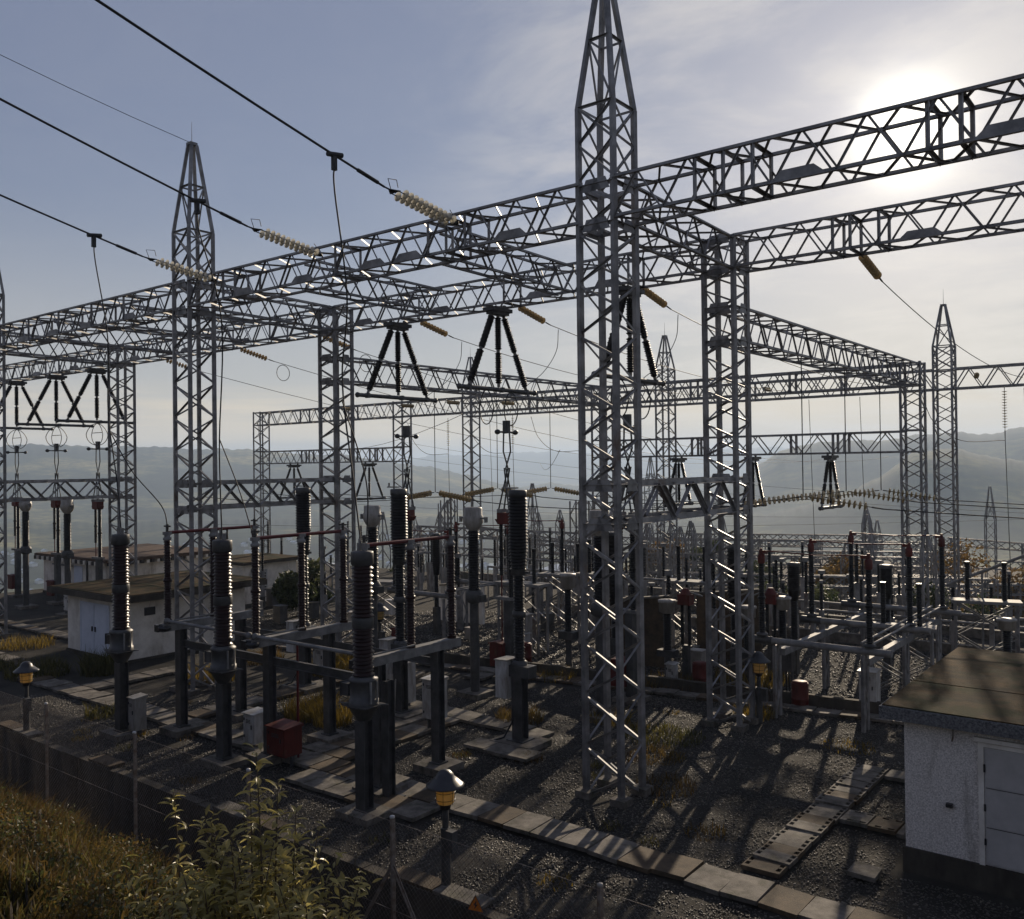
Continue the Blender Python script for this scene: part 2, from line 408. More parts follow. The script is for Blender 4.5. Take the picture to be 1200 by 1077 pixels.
def terrain_z(x, y):
    wl = np.clip((-x-52-(y-30)*0.05)/16, 0, 1); wl = wl*wl*(3-2*wl)
    hr = np.interp(y, [p[0] for p in HP], [p[1] for p in HP]); hl = np.interp(y, [p[0] for p in HPL], [p[1] for p in HPL])
    z = hr*(1-wl)+hl*wl
    s = np.clip((-x-66), 0, None)          # the plateau also falls away to the left
    z = np.where(y > 13, np.minimum(z, np.interp(s, [0, 6, 30, 300, 1000], [20, -1.5, -14, -111, -111])), z)
    s2 = np.clip(np.hypot(np.clip(x-150, 0, None), 0), 0, None)
    z = np.where(y > 13, np.minimum(z, np.interp(s2, [0, 60, 400, 1000], [20, -3, -111, -111])), z)
    dep = x*FWD[0]+y*FWD[1]; lat = x*RGT[0]+y*RGT[1]; r = np.hypot(x, y)
    px = 600+1053*np.where(dep > 1, lat/np.maximum(dep, 1), 9e3)
    az = np.arctan2(lat, dep)
    rough = np.sin(az*61)*0.5+np.sin(az*137+1)*0.35+np.sin(az*283+2)*0.3+np.sin(az*611+.5)*0.25
    for d0, w, pts in RIDGES:
        hpx = np.interp(px, [p[0] for p in pts], [p[1] for p in pts])
        cz = 8.3+hpx/1053*d0*np.maximum(np.cos(az), 0.25)
        back = np.exp(-((r-d0)/w)**2)
        ok = dep > 0
        z = np.where(ok, np.maximum(z, -111+(cz+111)*back+rough*d0*0.0009*back**8*2), z)
    # far plain and hills behind the camera stay gentle
    return z


naz, nr = 1000, 260
azs = np.concatenate([np.linspace(-0.72, 0.72, 760, endpoint=False), np.linspace(0.72, 2*PI-0.72, 240, endpoint=False)])
rs = 2.2*np.power(9400/2.2, np.linspace(0, 1, nr))
A_, R_ = np.meshgrid(azs, rs)
X_ = R_*(np.cos(A_)*FWD[0]+np.sin(A_)*RGT[0]); Y_ = R_*(np.cos(A_)*FWD[1]+np.sin(A_)*RGT[1])
rng = np.random.default_rng(3)
Z_ = terrain_z(X_, Y_)
bumpy = np.where((Y_ < 9.5) & (R_ < 60), 0.12, 0.0)+0.0
Z_ = Z_+rng.normal(0, 1, Z_.shape)*bumpy*np.where(R_ > 900, np.minimum(1, R_/4000), 1)
V_ = np.stack([X_.ravel(), Y_.ravel(), Z_.ravel()], 1)
i, j = np.meshgrid(np.arange(nr-1), np.arange(naz), indexing='ij')
j2 = (j+1) % naz
F_ = np.stack([i*naz+j, (i+1)*naz+j, (i+1)*naz+j2, i*naz+j2], -1).reshape(-1, 4)[:, ::-1]
# near part (soil) and far part (hills) are two sheets that share the ring where they meet
cut = int(np.searchsorted(rs, 230.0))
near_f = F_[:cut*naz]; far_f = F_[cut*naz:]
me = from_numpy('terrain', V_[:(cut+1)*naz], near_f, 'soil'); me.polygons.foreach_set('use_smooth', [True]*len(me.polygons)); structure('terrain', me)
me = from_numpy('hills', V_[cut*naz:], far_f-cut*naz, tm); me.polygons.foreach_set('use_smooth', [True]*len(me.polygons)); structure('hills', me)

# yard ground
yx = np.linspace(-66, 60, 170); yy = np.linspace(12.95, 52, 60)
gx, gy = np.meshgrid(yx, yy); gz = rng.normal(0, 0.012, gx.shape)
gi, gj = np.meshgrid(np.arange(59), np.arange(169), indexing='ij')
gf = np.stack([gi*170+gj, gi*170+gj+1, (gi+1)*170+gj+1, (gi+1)*170+gj], -1).reshape(-1, 4)
yard = structure('ground', from_numpy('ground', np.stack([gx.ravel(), gy.ravel(), gz.ravel()], 1), gf, 'gravel'))

# river in the valley
rv = [(-1161.6, 843.9), (-819.2, 840.1), (-613.7, 823.1), (-456.0, 835.7), (-392.9, 914.4), (-270.1, 874.6), (-189.8, 848.3), (-93.1, 829.9), (60, 760)]
mb = MB()
for k in range(len(rv)-1):
    (x0, y0), (x1, y1) = rv[k], rv[k+1]
    w0, w1 = 22+18*math.sin(k*1.7)**2, 22+18*math.sin((k+1)*1.7)**2
    n = len(mb.v)
    if k == 0: mb.v += [(x0, y0-w0, -110.2), (x0, y0+w0, -110.2)]
    n = len(mb.v); mb.v += [(x1, y1-w1, -110.2), (x1, y1+w1, -110.2)]
    mb.f.append((n-2, n, n+1, n-1)); mb.sm.append(False); mb.mi.append(0)
structure('river', mb.mesh('river', wm))

# ------------------------------------------------------------------ haze
mb = MB().box(-9600, 9600, -9600, 9600, -130, 190)
hm = bpy.data.materials.new('haze_air'); hm.use_nodes = True
hm.node_tree.nodes.clear()
vol = hm.node_tree.nodes.new('ShaderNodeVolumePrincipled'); ho = hm.node_tree.nodes.new('ShaderNodeOutputMaterial')
vol.inputs['Color'].default_value = (0.60, 0.765, 1.0, 1); vol.inputs['Density'].default_value = 0.00022; vol.inputs['Anisotropy'].default_value = 0.2
hm.node_tree.links.new(vol.outputs[0], ho.inputs['Volume'])
hz = structure('haze', mb.mesh('haze', hm), 'stuff')
hz.visible_shadow = True

# ------------------------------------------------------------------ lattice gantries
def tower(loc, w, h, panel, label, peak=0.0, rod=0.0, group=None, plates=(), legw=0.135, brw=0.060, fine=True, z0=0.0, name='lattice_tower'):
    t = root(name, label, 'lattice tower', loc, 0, group)
    q = w/2; cs4 = [(-q, -q), (q, -q), (q, q), (-q, q)]
    n = max(1, round((h-z0)/panel)); dz = (h-z0)/n
    mb = MB()
    def br(nm, a, b, ww):
        if fine: bar(nm, a, b, ww, t)
        else: mb.angle(a, b, ww, ww*0.22)
    for k, (x, y) in enumerate(cs4):
        L = MB().angle((x, y, z0), (x, y, h), legw, 0.018)
        part('leg', L.mesh('leg', 'steel'), t)
    for i in range(n):
        za = z0+i*dz; zb = za+dz
        for k in range(4):
            a = cs4[k]; c = cs4[(k+1) % 4]
            if (i+k) % 2: a, c = c, a
            br('brace', (a[0], a[1], za+0.04), (c[0], c[1], zb-0.04), brw)
    for z in plates:
        for k in range(4):
            a = cs4[k]; c = cs4[(k+1) % 4]
            br('horizontal', (*a, z), (*c, z), brw*1.5)
        if fine:
            for sx in (-1, 1):
                plate('gusset', t, (sx*(q+0.02), 0.30*q, z), (0.016, w*0.55, 0.30))
                plate('gusset', t, (sx*0.25*q, -q-0.02, z), (w*0.55, 0.016, 0.30))
    if peak:
        mid = peak*0.36                      # straight part, then the pyramid
        zt = h+peak; zm = h+mid; tip = 0.11
        cone = [(x/q*tip, y/q*tip) for x, y in cs4]
        for (x, y), (u, v) in zip(cs4, cone):
            part('leg', MB().angle((x, y, h), (x, y, zm), legw*0.9, 0.016).angle((x, y, zm), (u, v, zt), legw*0.85, 0.016).mesh('leg', 'steel'), t)
        def at(z):
            f = 0 if z < zm else (z-zm)/(zt-zm)
            return [(a[0]*(1-f)+c[0]*f, a[1]*(1-f)+c[1]*f, z) for a, c in zip(cs4, cone)]
        zs = [h, h+mid*0.5, zm, zm+(zt-zm)*0.52]
        for i in range(len(zs)-1):
            A = at(zs[i]); B = at(zs[i+1])
            for k in range(4):
                a, c = (k, (k+1) % 4) if (i+k) % 2 else ((k+1) % 4, k)
                br('brace', A[a], B[c], brw)
                if i == 0 or i == 1: br('brace', A[c], B[a], brw)
        for z in (zm, zs[3]):
            A = at(z)
            for k in range(4): br('horizontal', A[k], A[(k+1) % 4], brw*1.1)
        part('peak_cap', MB().cbox((0, 0, zt+0.05), (0.30, 0.30, 0.10)).mesh('peak_cap', 'steel'), t)
        if rod: part('lightning_rod', MB().tube([(0, 0, zt), (0, 0, zt+rod)], [0.016, 0.006], 6).mesh('lightning_rod', 'steel'), t)
    if not fine: part('bracing', mb.mesh('bracing', 'steel'), t, kind='stuff')
    for (x, y) in cs4: part('footing', MB().cbox((x, y, z0+0.06), (0.42, 0.42, 0.24)).mesh('footing', 'concrete'), t) if fine else None
    return t


def truss(p, q, width, height, label, panel=1.0, group=None, chord=0.10, brw=0.050, fine=True, posts=(), gussets=(), name='truss_beam', style='W'):
    """box truss; p is the middle of its bottom at one end, q at the other"""
    p = Vector(p); q = Vector(q); L = (q-p).length; ang = math.atan2(q.y-p.y, q.x-p.x)
    t = root(name, label, 'truss beam', p, ang, group)
    h = height; w = width/2; n = max(2, round(L/panel)); dx = L/n
    C4 = [(-w, 0), (w, 0), (w, h), (-w, h)]
    for (y, z) in C4:
        me = MB().angle((0, y, z), (L, y, z), chord, 0.014).mesh('chord', 'steel')
        part('chord', me, t)
    mb = MB()
    def br(nm, a, b, ww):
        if fine: bar(nm, a, b, ww, t)
        else: mb.angle(a, b, ww, ww*0.22)
    for i in range(n):
        x0, x1 = i*dx, (i+1)*dx
        for k in range(4):
            a = C4[k]; c = C4[(k+1) % 4]
            if (i+(k // 2)) % 2: a, c = c, a
            br('brace', (x0+0.03, *a), (x1-0.03, *c), brw)
    for x in posts:
        for y in (-w, w): br('post', (x, y, 0), (x, y, h), brw*1.9)
        for z in (0, h): br('post', (x, -w, z), (x, w, z), brw*1.6)
    for x, sgn, sx, sz in gussets:
        plate('gusset', t, (x, sgn*(w+0.02), 0.02+sz*0.35), (sx, 0.016, sz))
    if not fine: part('bracing', mb.mesh('bracing', 'steel'), t, kind='stuff')
    return t


TX = dict(T0=-48.65, T2=-30.45, T1=-12.03, T9=6.6)
SX = dict(S4=-68.0, S3=-49.6, S2=-31.05, S1=-12.28, S9=6.6)
TY, SY, RY, QY = 19.4, 26.9, 48.9, 57.0
tower((TX['T1'], TY, 0), 1.02, 15.45, 0.645, 'tall peaked lattice tower rising through the top of the picture, nearest to the camera', 5.2, 0.9, 'peaked lattice towers of the front row', plates=(6.83, 7.8, 14.3, 15.3))
tower((TX['T2'], TY, 0), 1.02, 15.45, 0.645, 'peaked lattice tower with lightning rod, standing behind the dark transformers left of centre', 5.2, 0.9, 'peaked lattice towers of the front row', plates=(6.83, 7.8, 14.3, 15.3))
tower((TX['T0'], TY, 0), 1.02, 15.45, 0.645, 'lattice tower cut by the left edge of the picture, only one leg in view', 5.2, 0.9, 'peaked lattice towers of the front row', plates=(6.83, 7.8, 14.3, 15.3))
tower((SX['S1'], SY, 0), 1.0, 15.5, 0.54, 'flat topped lattice tower just right of the tallest peaked tower', group='flat topped lattice towers of the second row', plates=(6.85, 7.85, 12.2, 13.25, 14.45, 15.4))
tower((SX['S2'], SY, 0), 1.0, 15.5, 0.54, 'flat topped lattice tower left of centre between two peaked towers', group='flat topped lattice towers of the second row', plates=(6.85, 7.85, 12.2, 13.25, 14.45, 15.4))
tower((SX['S3'], SY, 0), 1.0, 15.5, 0.54, 'flat topped lattice tower at the left above the white transformer hut', group='flat topped lattice towers of the second row', plates=(6.85, 7.85, 14.45, 15.4))

gus = lambda xs: [(x, -1, 1.25, 0.24) for x in xs]
bw, bh, zb = 1.06, 0.98, 14.40
truss((TX['T2']+.5, TY, zb), (TX['T1']-.5, TY, zb), bw, bh, 'long box truss of the front gantry between the left peaked tower and the tallest one', 0.68,
      posts=(2.2, 2.9, 8.2, 12.2, 12.9, 13.6), gussets=gus((3.4, 6.6, 9.9, 11.4, 15.2)))
truss((TX['T1']+.5, TY, zb), (TX['T9'], TY, zb), bw, bh, 'box truss running from the tallest tower to the top right, in front of the sun', 0.68,
      posts=(2.2, 2.9, 3.6, 7.2, 7.8, 13), gussets=gus((4.6, 8.6, 12.6)))
truss((TX['T0']+.5, TY, zb), (TX['T2']-.5, TY, zb), bw, bh, 'box truss of the front gantry reaching the left edge of the picture', 0.68,
      posts=(2.2, 5.2, 8.1, 11.0, 13.6), gussets=gus((1.6, 4.6, 7.6, 10.6, 14.0)))
zs_ = 14.47
truss((SX['S2']+.5, SY, zs_), (SX['S1']-.5, SY, zs_), 1.04, 0.98, 'second row box truss carrying two hanging insulator trapezes left of the tallest tower', 0.70,
      posts=(4.2, 9.6, 15.0), gussets=gus((2.0, 6.4, 11.2, 14.2)))
truss((SX['S1']+.5, SY, zs_), (SX['S9'], SY, zs_), 1.04, 0.98, 'second row box truss running to the right edge under the sun', 0.70,
      posts=(3.1, 3.6, 4.4, 9.0), gussets=gus((5.5, 9.8)))
truss((SX['S3']+.5, SY, zs_), (SX['S2']-.5, SY, zs_), 1.04, 0.98, 'second row box truss between the two flat topped towers on the left', 0.70,
      posts=(4.2, 9.6, 14.0), gussets=gus((2.0, 7.0, 12.0)))
truss((SX['S4'], SY, zs_), (SX['S3']-.5, SY, zs_), 1.04, 0.98, 'second row box truss above the caged contacts at the far left', 0.70, posts=(8, 12), gussets=gus((9.0, 14.0)))
# cross beams front row to second row, high and low
GT = 'short cross trusses between the front and second rows'
for (tx, sx, a, c) in ((TX['T1'], SX['S1'], 'high cross truss behind the tallest tower joining both gantry beams', 'low cross truss halfway up the tallest tower'),
                       (TX['T2'], SX['S2'], 'high cross truss behind the left peaked tower joining both gantry beams', 'low cross truss halfway up the left peaked tower'),
                       (TX['T0'], SX['S3'], 'high cross truss at the left edge joining both gantry beams', 'low cross truss above the red drive boxes at the left edge')):
    truss((tx, TY+.55, 14.42), (sx, SY-.55, 14.42), 0.95, 0.98, a, .72, GT, chord=0.12)
    truss((tx, TY+.55, 6.85), (sx, SY-.55, 6.85), 0.92, 0.95, c, 1.0, GT, chord=0.15, brw=0.095)
for (x, lab) in ((-17.9, 'cross truss between the beams left of the tallest tower, behind the right glass string'),
                 (-24.2, 'cross truss between the beams halfway between the left peaked tower and the tallest one'),
                 (-36.4, 'cross truss between the beams left of the left peaked tower'), (-42.4, 'cross truss between the beams near the left edge')):
    truss((x, TY+.55, 14.42), (x-.2, SY-.55, 14.47), 0.7, 0.9, lab, .75, GT, chord=0.10)
# trusses running away from the second row
truss((SX['S1'], SY+.55, 12.2), (-12.25, RY-.5, 12.2), 1.0, 1.06, 'long truss running away from the flat topped tower right of centre to the far gantry', .72, 'trusses running away from the camera', chord=0.11)
truss((SX['S2'], SY+.55, 12.2), (-30.9, RY-.5, 12.2), 1.0, 1.06, 'long truss running away from the flat topped tower left of centre', .72, 'trusses running away from the camera', chord=0.11)
# third row and the peaked fourth row
GR = 'flat topped towers of the third row'; GQ = 'peaked towers of the fourth row'
for x, lab in ((-12.15, 'flat topped tower of the far gantry left of the slim peaked tower on the right'), (-30.9, 'flat topped tower of the far gantry seen through the tallest tower'),
               (-48.9, 'flat topped tower of the far gantry left of the centre, behind the red pantograph head'), (-66.4, 'leftmost tower of the far gantry where its beam ends')):
    tower((x, RY, 0), 0.95, 13.4, 0.62, lab, group=GR, plates=(8.8, 9.9, 12.2, 13.3), legw=0.10, brw=0.055, fine=False)
for x, lab in ((-12.4, 'slim peaked tower with a lightning rod on the right'), (-30.7, 'peaked tower seen in the gap right of the tallest tower'), (-48.9, 'peaked tower of the fourth row left of the tallest tower')):
    tower((x, QY, -1.5), 1.0, 15.2, 0.66, lab, 3.7, 1.0, group=GQ, plates=(14.0, 15.1), legw=0.10, brw=0.055, fine=False)
GB = 'box trusses of the far gantries'
for a, c, lab in ((-66.4, -49.4, 'third row truss from the leftmost far tower'), (-48.4, -31.4, 'third row truss behind the two hanging trapezes'), (-30.4, -12.65, 'third row truss behind the tallest tower and the tower beside it')):
    truss((a, RY, 12.2), (c, RY, 12.2), 0.95, 1.08, lab, .75, GB, chord=0.10, brw=0.055, fine=False, posts=(6, 12))
for a, c, lab in ((-48.4, -31.2, 'fourth row truss left of the tallest tower'), (-30.2, -12.9, 'fourth row truss right of the tallest tower'), (-11.9, 8, 'fourth row truss leaving the picture on the right')):
    truss((a, QY, 12.5), (c, QY, 12.5), 0.95, 1.15, lab, .78, GB, chord=0.10, brw=0.055, fine=False, posts=(6, 12))
for a, c, lab in ((-66.4, -49.4, 'lower third row truss at the far left carrying two small trapezes'), (-30.4, -12.65, 'lower third row truss on the right carrying small trapezes'), ):
    truss((a, RY, 8.8), (c, RY, 8.8), 0.8, 1.05, lab, .9, GB, chord=0.10, brw=0.055, fine=False, posts=(6.0, 6.6, 12, 14.3, 14.9))


# ------------------------------------------------------------------ insulators and lines
def sheds(z0, z1, r, pitch=0.10, core=0.62, n=14, mb=None, at=(0, 0, 0)):
    mb = mb or MB(); k = max(3, round((z1-z0)/pitch)); d = (z1-z0)/k; pr = [(r*core, z0)]
    for i in range(k):
        z = z0+i*d
        rr = r*(1.0 if i % 2 == 0 else 0.9)
        pr += [(r*core, z+d*0.18), (rr, z+d*0.30), (rr*0.97, z+d*0.42), (r*core, z+d*0.95)]
    pr.append((r*core, z1)); return mb.lathe(pr, n, at)


def frame_from(a, b):
    a = Vector(a); d = Vector(b)-a; return Matrix.Translation(a) @ d.to_track_quat('Z', 'Y').to_matrix().to_4x4(), d.length


# cap-and-pin string: each disc is its own part
def disc_mesh(name, r, mat):
    return MB().lathe([(0.03, 0.0), (r*0.6, 0.008), (r, 0.0), (r, 0.014), (r*0.42, 0.030), (0.038, 0.038), (0.03, 0.06), (0.02, 0.062)], 14).mesh(name, mat)


DISC = disc_mesh('insulator_disc', 0.125, 'glass'); DISC2 = disc_mesh('insulator_disc', 0.135, 'amber'); DISC3 = disc_mesh('insulator_disc', 0.15, 'amber')
def string(name, a, b, label, group, disc=DISC, twin=0.0, n=14, horn=True):
    mtx, L = frame_from(a, b)
    t = root(name, label, 'insulator string', (0, 0, 0), 0, group); t.matrix_world = mtx
    sp = L*0.74/n; span = n*sp; z0 = L*0.10
    for s in ((-1, 1) if twin else (0,)):
        for i in range(n): part('insulator_disc', disc, t, loc=(s*twin, 0, z0+i*sp))
        part('pin_rod', MB().tube([(s*twin, 0, z0-.12), (s*twin, 0, z0+span+.05)], 0.016, 6).mesh('pin_rod', 'cable'), t)
    z1 = z0+span+0.05
    y = MB()
    if twin:
        y.prism([(-twin-.06, z0-.16), (twin+.06, z0-.16), (0.05, z0-.34), (-.05, z0-.34)], 1, -.01, .01).prism([(-twin-.06, z1), (twin+.06, z1), (0.05, z1+.2), (-.05, z1+.2)], 1, -.01, .01)
    y.tube([(0, 0, 0), (0, 0, z0-.1)], 0.022, 6).tube([(0, 0, z1), (0, 0, L)], [0.03, 0.024], 6)
    part('yoke', y.mesh('yoke', 'cable'), t)
    if horn:
        part('arcing_horn', MB().tube([(0, 0, z0-.2), (0, .17, z0-.16), (0, .30, z0+.02)], 0.012, 5).mesh('arcing_horn', 'cable'), t)
        part('arcing_horn', MB().tube([(0, 0, z1+.15), (0, .26, z1+.30), (0, .34, z1), (0, .16, z1-.08)], 0.012, 5).mesh('arcing_horn', 'cable'), t)
    return t


def wire(label, pts, r=0.018, name='conductor', group=None, sag=0.0, n=10, cat='wire'):
    P = [Vector(p) for p in pts]
    if sag:
        a, b = P; P = [a.lerp(b, i/n)-Vector((0, 0, sag*4*(i/n)*(1-i/n))) for i in range(n+1)]
    elif len(P) > 2:                                    # smooth through the given points
        Q = []
        E = [P[0]*2-P[1]]+P+[P[-1]*2-P[-2]]
        for i in range(1, len(E)-2):
            for k in range(6):
                u = k/6; p0, p1, p2, p3 = E[i-1:i+3]
                Q.append(0.5*((2*p1)+(p2-p0)*u+(2*p0-5*p1+4*p2-p3)*u*u+(3*p1-p0-3*p2+p3)*u**3))
        P = Q+[P[-1]]
    return solo(name, MB().tube(P, r, 6).mesh(name, 'cable'), label, cat, group=group)


GI = 'twin glass strings holding the incoming conductors'
inc = ((-16.64, 'rightmost twin glass insulator string, next to the tallest tower', 'uppermost thick conductor crossing the sky from the top edge'),
       (-22.43, 'middle twin glass insulator string on the front beam', 'middle conductor running down from the left edge'),
       (-28.23, 'leftmost twin glass insulator string, over the peaked tower at the left', 'lowest of the three conductors from the left edge'))
for x, l1, l2 in inc:
    string('insulator_string', (x, TY-.55, 15.12), (x, TY-.55-2.75, 15.50), l1, GI, DISC, 0.14, 11)
    s0 = Vector((x, TY-3.3, 15.5)); s1 = Vector((x+.6, -60, 44))
    c = MB(); pts = [s0.lerp(s1, u)-Vector((0, 0, 12*u*(1-u)*1.0)) for u in [k/40 for k in range(41)]]
    c.tube(pts, 0.030, 7)
    o = solo('conductor', c.mesh('conductor', 'cable'), l2, 'wire', group='incoming conductors')
    clamp = MB().tube([s0.lerp(s1, 0.003)-Vector((0, 0, .03)), s0.lerp(s1, 0.012)-Vector((0, 0, .14))], 0.05, 8).mesh('dead_end_clamp', 'cable')
    part('dead_end_clamp', clamp, o)
    u = 0.0205 if x > -17 else 0.021
    k = s0.lerp(s1, 0.022)-Vector((0, 0, 12*.022*.978))
    part('drop_clamp', MB().cbox(k+Vector((0, 0, -.16)), (.09, .12, .42)).tube([k+Vector((0, .25, .05)), k+Vector((0, -.2, -.02))], .065, 8).mesh('drop_clamp', 'cable'), o)
w0 = Vector((TX['T2'], TY-.1, 20.75)); w1 = Vector((TX['T2']+.5, -50, 50))
solo('earth_wire', MB().tube([w0.lerp(w1, k/30)-Vector((0, 0, 22*(k/30)*(1-k/30))) for k in range(31)], 0.011, 5).mesh('earth_wire', 'cable'),
     'thin earth wire from the sky to the peak of the left lattice tower', 'wire')
# droppers from the incoming conductors to the equipment below
GD = 'droppers from the incoming conductors'
wire('dropper hanging from the uppermost conductor past the flat topped tower, to the right transformer', [(-16.63, 14.43, 15.6), (-16.66, 14.46, 15.0), (-16.75, 14.9, 12.5), (-17.3, 15.2, 10.5), (-16.7, 15.0, 8.0), (-16.15, 14.72, 6.5)], 0.022, 'dropper', GD)
wire('second loop of the right dropper, ending on the red contact tube', [(-17.2, 15.1, 10.0), (-16.9, 15.6, 8.0), (-16.9, 15.6, 6.45)], 0.018, 'dropper', GD)
wire('dropper from the middle conductor along the left peaked tower to the middle transformer', [(-22.42, 14.43, 15.6), (-22.40, 14.48, 15.0), (-22.3, 15.1, 12.6), (-22.6, 15.2, 9.2), (-22.35, 15.05, 7.6), (-22.15, 14.95, 6.45)], 0.022, 'dropper', GD)
wire('side branch of the middle dropper to the disconnector post', [(-22.6, 15.2, 9.2), (-22.0, 15.4, 7.8), (-21.5, 15.5, 6.5)], 0.018, 'dropper', GD)
wire('dropper from the lowest conductor across the flat topped tower, down to the left transformer', [(-28.22, 14.43, 15.6), (-28.20, 14.47, 15.0), (-28.1, 14.8, 12.6), (-28.3, 14.9, 10.2), (-27.6, 14.8, 8.0), (-27.18, 14.7, 6.45)], 0.022, 'dropper', GD)
wire('side branch of the left dropper curving to the leftmost disconnector post', [(-28.2, 14.9, 9.6), (-27.4, 15.2, 8.3), (-26.2, 15.5, 7.2), (-25.93, 15.55, 6.5)], 0.018, 'dropper', GD)

# brown strings leaving the second row towards the far gantries
GS = 'brown insulator strings on the far side of the second row'; GL = 'lines from the second row to the far gantry'
for k, (x, w1_, w2_) in enumerate(((-8.22, 'brown string under the right hand beam, just below the sun', 'line sloping down from the string below the sun'),
                  (-15.69, 'brown string right of the tallest tower', 'line sloping down behind the tower right of the tallest one'),
                  (-21.14, 'brown string between the two trapezes and the tallest tower', 'line sloping down right of the right trapeze'),
                  (-26.4, 'brown string between the two hanging trapezes', 'line sloping down behind the right trapeze'),
                  (-32.69, 'brown string beside the flat topped tower left of centre', 'line passing behind the flat topped tower left of centre'),
                  (-39.12, 'brown string with a loop right of the left peaked tower', 'line with a wire loop right of the left peaked tower'),
                  (-46.0, 'brown string between the flat topped tower and the peaked tower at the left', 'line crossing behind the left peaked tower'))):
    a = (x, SY+.55, 14.5); b_ = (x, SY+2.75, 14.02)
    string('insulator_string', a, b_, w1_, GS, DISC2, 0, 9, False)
    wire(w2_, [b_, (x-.1, QY-.4 if k < 4 else 120, 12.9 if k < 4 else 9)], 0.016, 'conductor', GL, sag=0.55 if k < 4 else 2.5, n=16)
    if k in (1, 2, 3): wire(('jumper loop right of the tallest tower', 'jumper loop right of the right trapeze', 'jumper loop between the trapezes')[k-1],
                            [(x, SY+3.3, 13.9), (x-.05, SY+3.2, 13.0), (x-.3, SY+2.6, 12.1), (x-.6, SY+1.6, 11.4)], 0.014, 'jumper', 'jumpers under the second row')
    if k in (4, 5):
        solo('wire_loop', MB().tube([(x, SY+3.35+.42*math.cos(q*PI/9), 13.45+.42*math.sin(q*PI/9)) for q in range(18)], 0.018, 5, closed=True).mesh('wire_loop', 'cable'),
             ('coiled wire loop under the line left of the flat topped tower', 'coiled wire loop hanging beside the left peaked tower')[k-4], 'wire', group='wire loops')
# strings lying against the far gantry
GF = 'insulator strings on the far gantries'
for x, y, z, d_, lab in ((-10.6, QY-.6, 13.1, -1, 'pale string at the far beam near the right edge'), (-22.8, QY-.6, 13.1, -1, 'pale string on the far beam left of the slim peaked tower'),
                         (-42.5, RY-.6, 12.9, -1, 'brown string on the far beam left of the tallest tower'), (-37.6, RY-.6, 12.6, -1, 'brown string on the far beam beside the tallest tower'),
                         (-53.6, RY-.6, 13.0, -1, 'brown string on the far beam below the left trapeze'), (-47.0, RY-.6, 12.9, -1, 'brown string on the far beam below the bar of the right trapeze')):
    string('insulator_string', (x, y, z), (x+.4, y+d_*2.0, z-.05), lab, GF, DISC2, 0, 10, False)
for x, y, z, lab in ((-9.3, QY, 12.5, 'vertical string hanging from the far beam at the right edge'), (-38.0, QY, 12.5, 'vertical string hanging left of the tallest tower'),
                     (-44.5, QY, 12.5, 'vertical string hanging behind the raised pantograph'), (-51.5, QY, 12.5, 'vertical string hanging left of the raised pantograph')):
    string('insulator_string', (x, y, z), (x, y, z-2.9), lab, 'hanging strings on the fourth row', DISC2, 0, 14, False)
    wire('wire '+lab.replace('vertical string hanging', 'below the string hanging'), [(x, y, z-2.9), (x+.3, y, -4)], 0.02, 'conductor', 'wires below the hanging strings')
    wire('curved jumper '+lab.replace('vertical string hanging', 'to the string hanging'), [(x-4.2, y-.6, z-.3), (x-3.6, y-.5, z-1.9), (x-2.2, y-.3, z-3.0), (x, y, z-3.05)], 0.02, 'jumper', 'curved jumpers of the hanging strings')
# three bus lines below the running trusses, each dead-ended in a shallow V of discs
for tx, side in ((-12.2, 'right'), (-31.0, 'centre')):
    for k, (y, z) in enumerate(((33.3, 7.05), (38.3, 7.1), (43.3, 7.0))):
        nm = ('front', 'middle', 'rear')[k]
        wire('vertical wire holding the %s bus strings on the %s' % (nm, side), [(tx, y, 12.2), (tx, y, z)], 0.02, 'suspension_wire', 'suspension wires of the bus lines')
        for s in (-1, 1):
            string('bus_string', (tx+s*.08, y, z), (tx+s*2.9, y, z-.42), '%s brown bus string on the %s, sloping down to the %s' % (nm, side, 'left' if s < 0 else 'right'), 'brown bus strings', DISC3, 0, 11, False)
        if side == 'right': wire('%s bus conductor leaving to the right edge' % nm, [(tx+2.9, y, z-.42), (18, y, 6.3)], 0.022, 'bus_conductor', 'bus conductors', sag=.3)
        wire('%s bus conductor left of the %s strings' % (nm, side), [(tx-2.9, y, z-.42), (-28.1 if side == 'right' else -52, y, z-.42)], 0.022, 'bus_conductor', 'bus conductors', sag=.25)
for x, y, lab in ((-20.6, 57.5, 'thin vertical wire left of the flat topped far tower'), (-17.4, 57.5, 'second thin vertical wire beside the small trapeze'), (-47.3, 57.5, 'thin vertical wire below the right trapeze'),
                  (-8.4, 57.5, 'thin vertical wire right of the slim peaked tower'), (-14.8, 57.5, 'thin vertical wire between the small trapeze and the far tower')):
    wire(lab, [(x, y, 12.4), (x+.25, y, 3.0)], 0.018, 'conductor', 'thin vertical wires')
for k, (a, c) in enumerate((((-100, 150, 12), (-40, 60, 11.5)), ((-110, 150, 9), (-42, 60, 9.6)), ((-140, 140, 14), (-30, 140, 3)), ((-150, 150, 11), (-20, 150, 0.5)), ((-160, 120, 2), (-30, 170, -1)), ((-120, 100, 12), (-49, 57, 13)), ((-190, 140, 14), (-67, 49, 12.5)), ((-150, 100, -2), (20, 160, 2)))):
    wire(('upper', 'lower', 'first long', 'second long', 'low long', 'far left', 'outermost left', 'lowest')[k]+' thin line crossing the hazy valley', [a, c], 0.025, 'conductor', 'thin lines over the valley', sag=1.5)


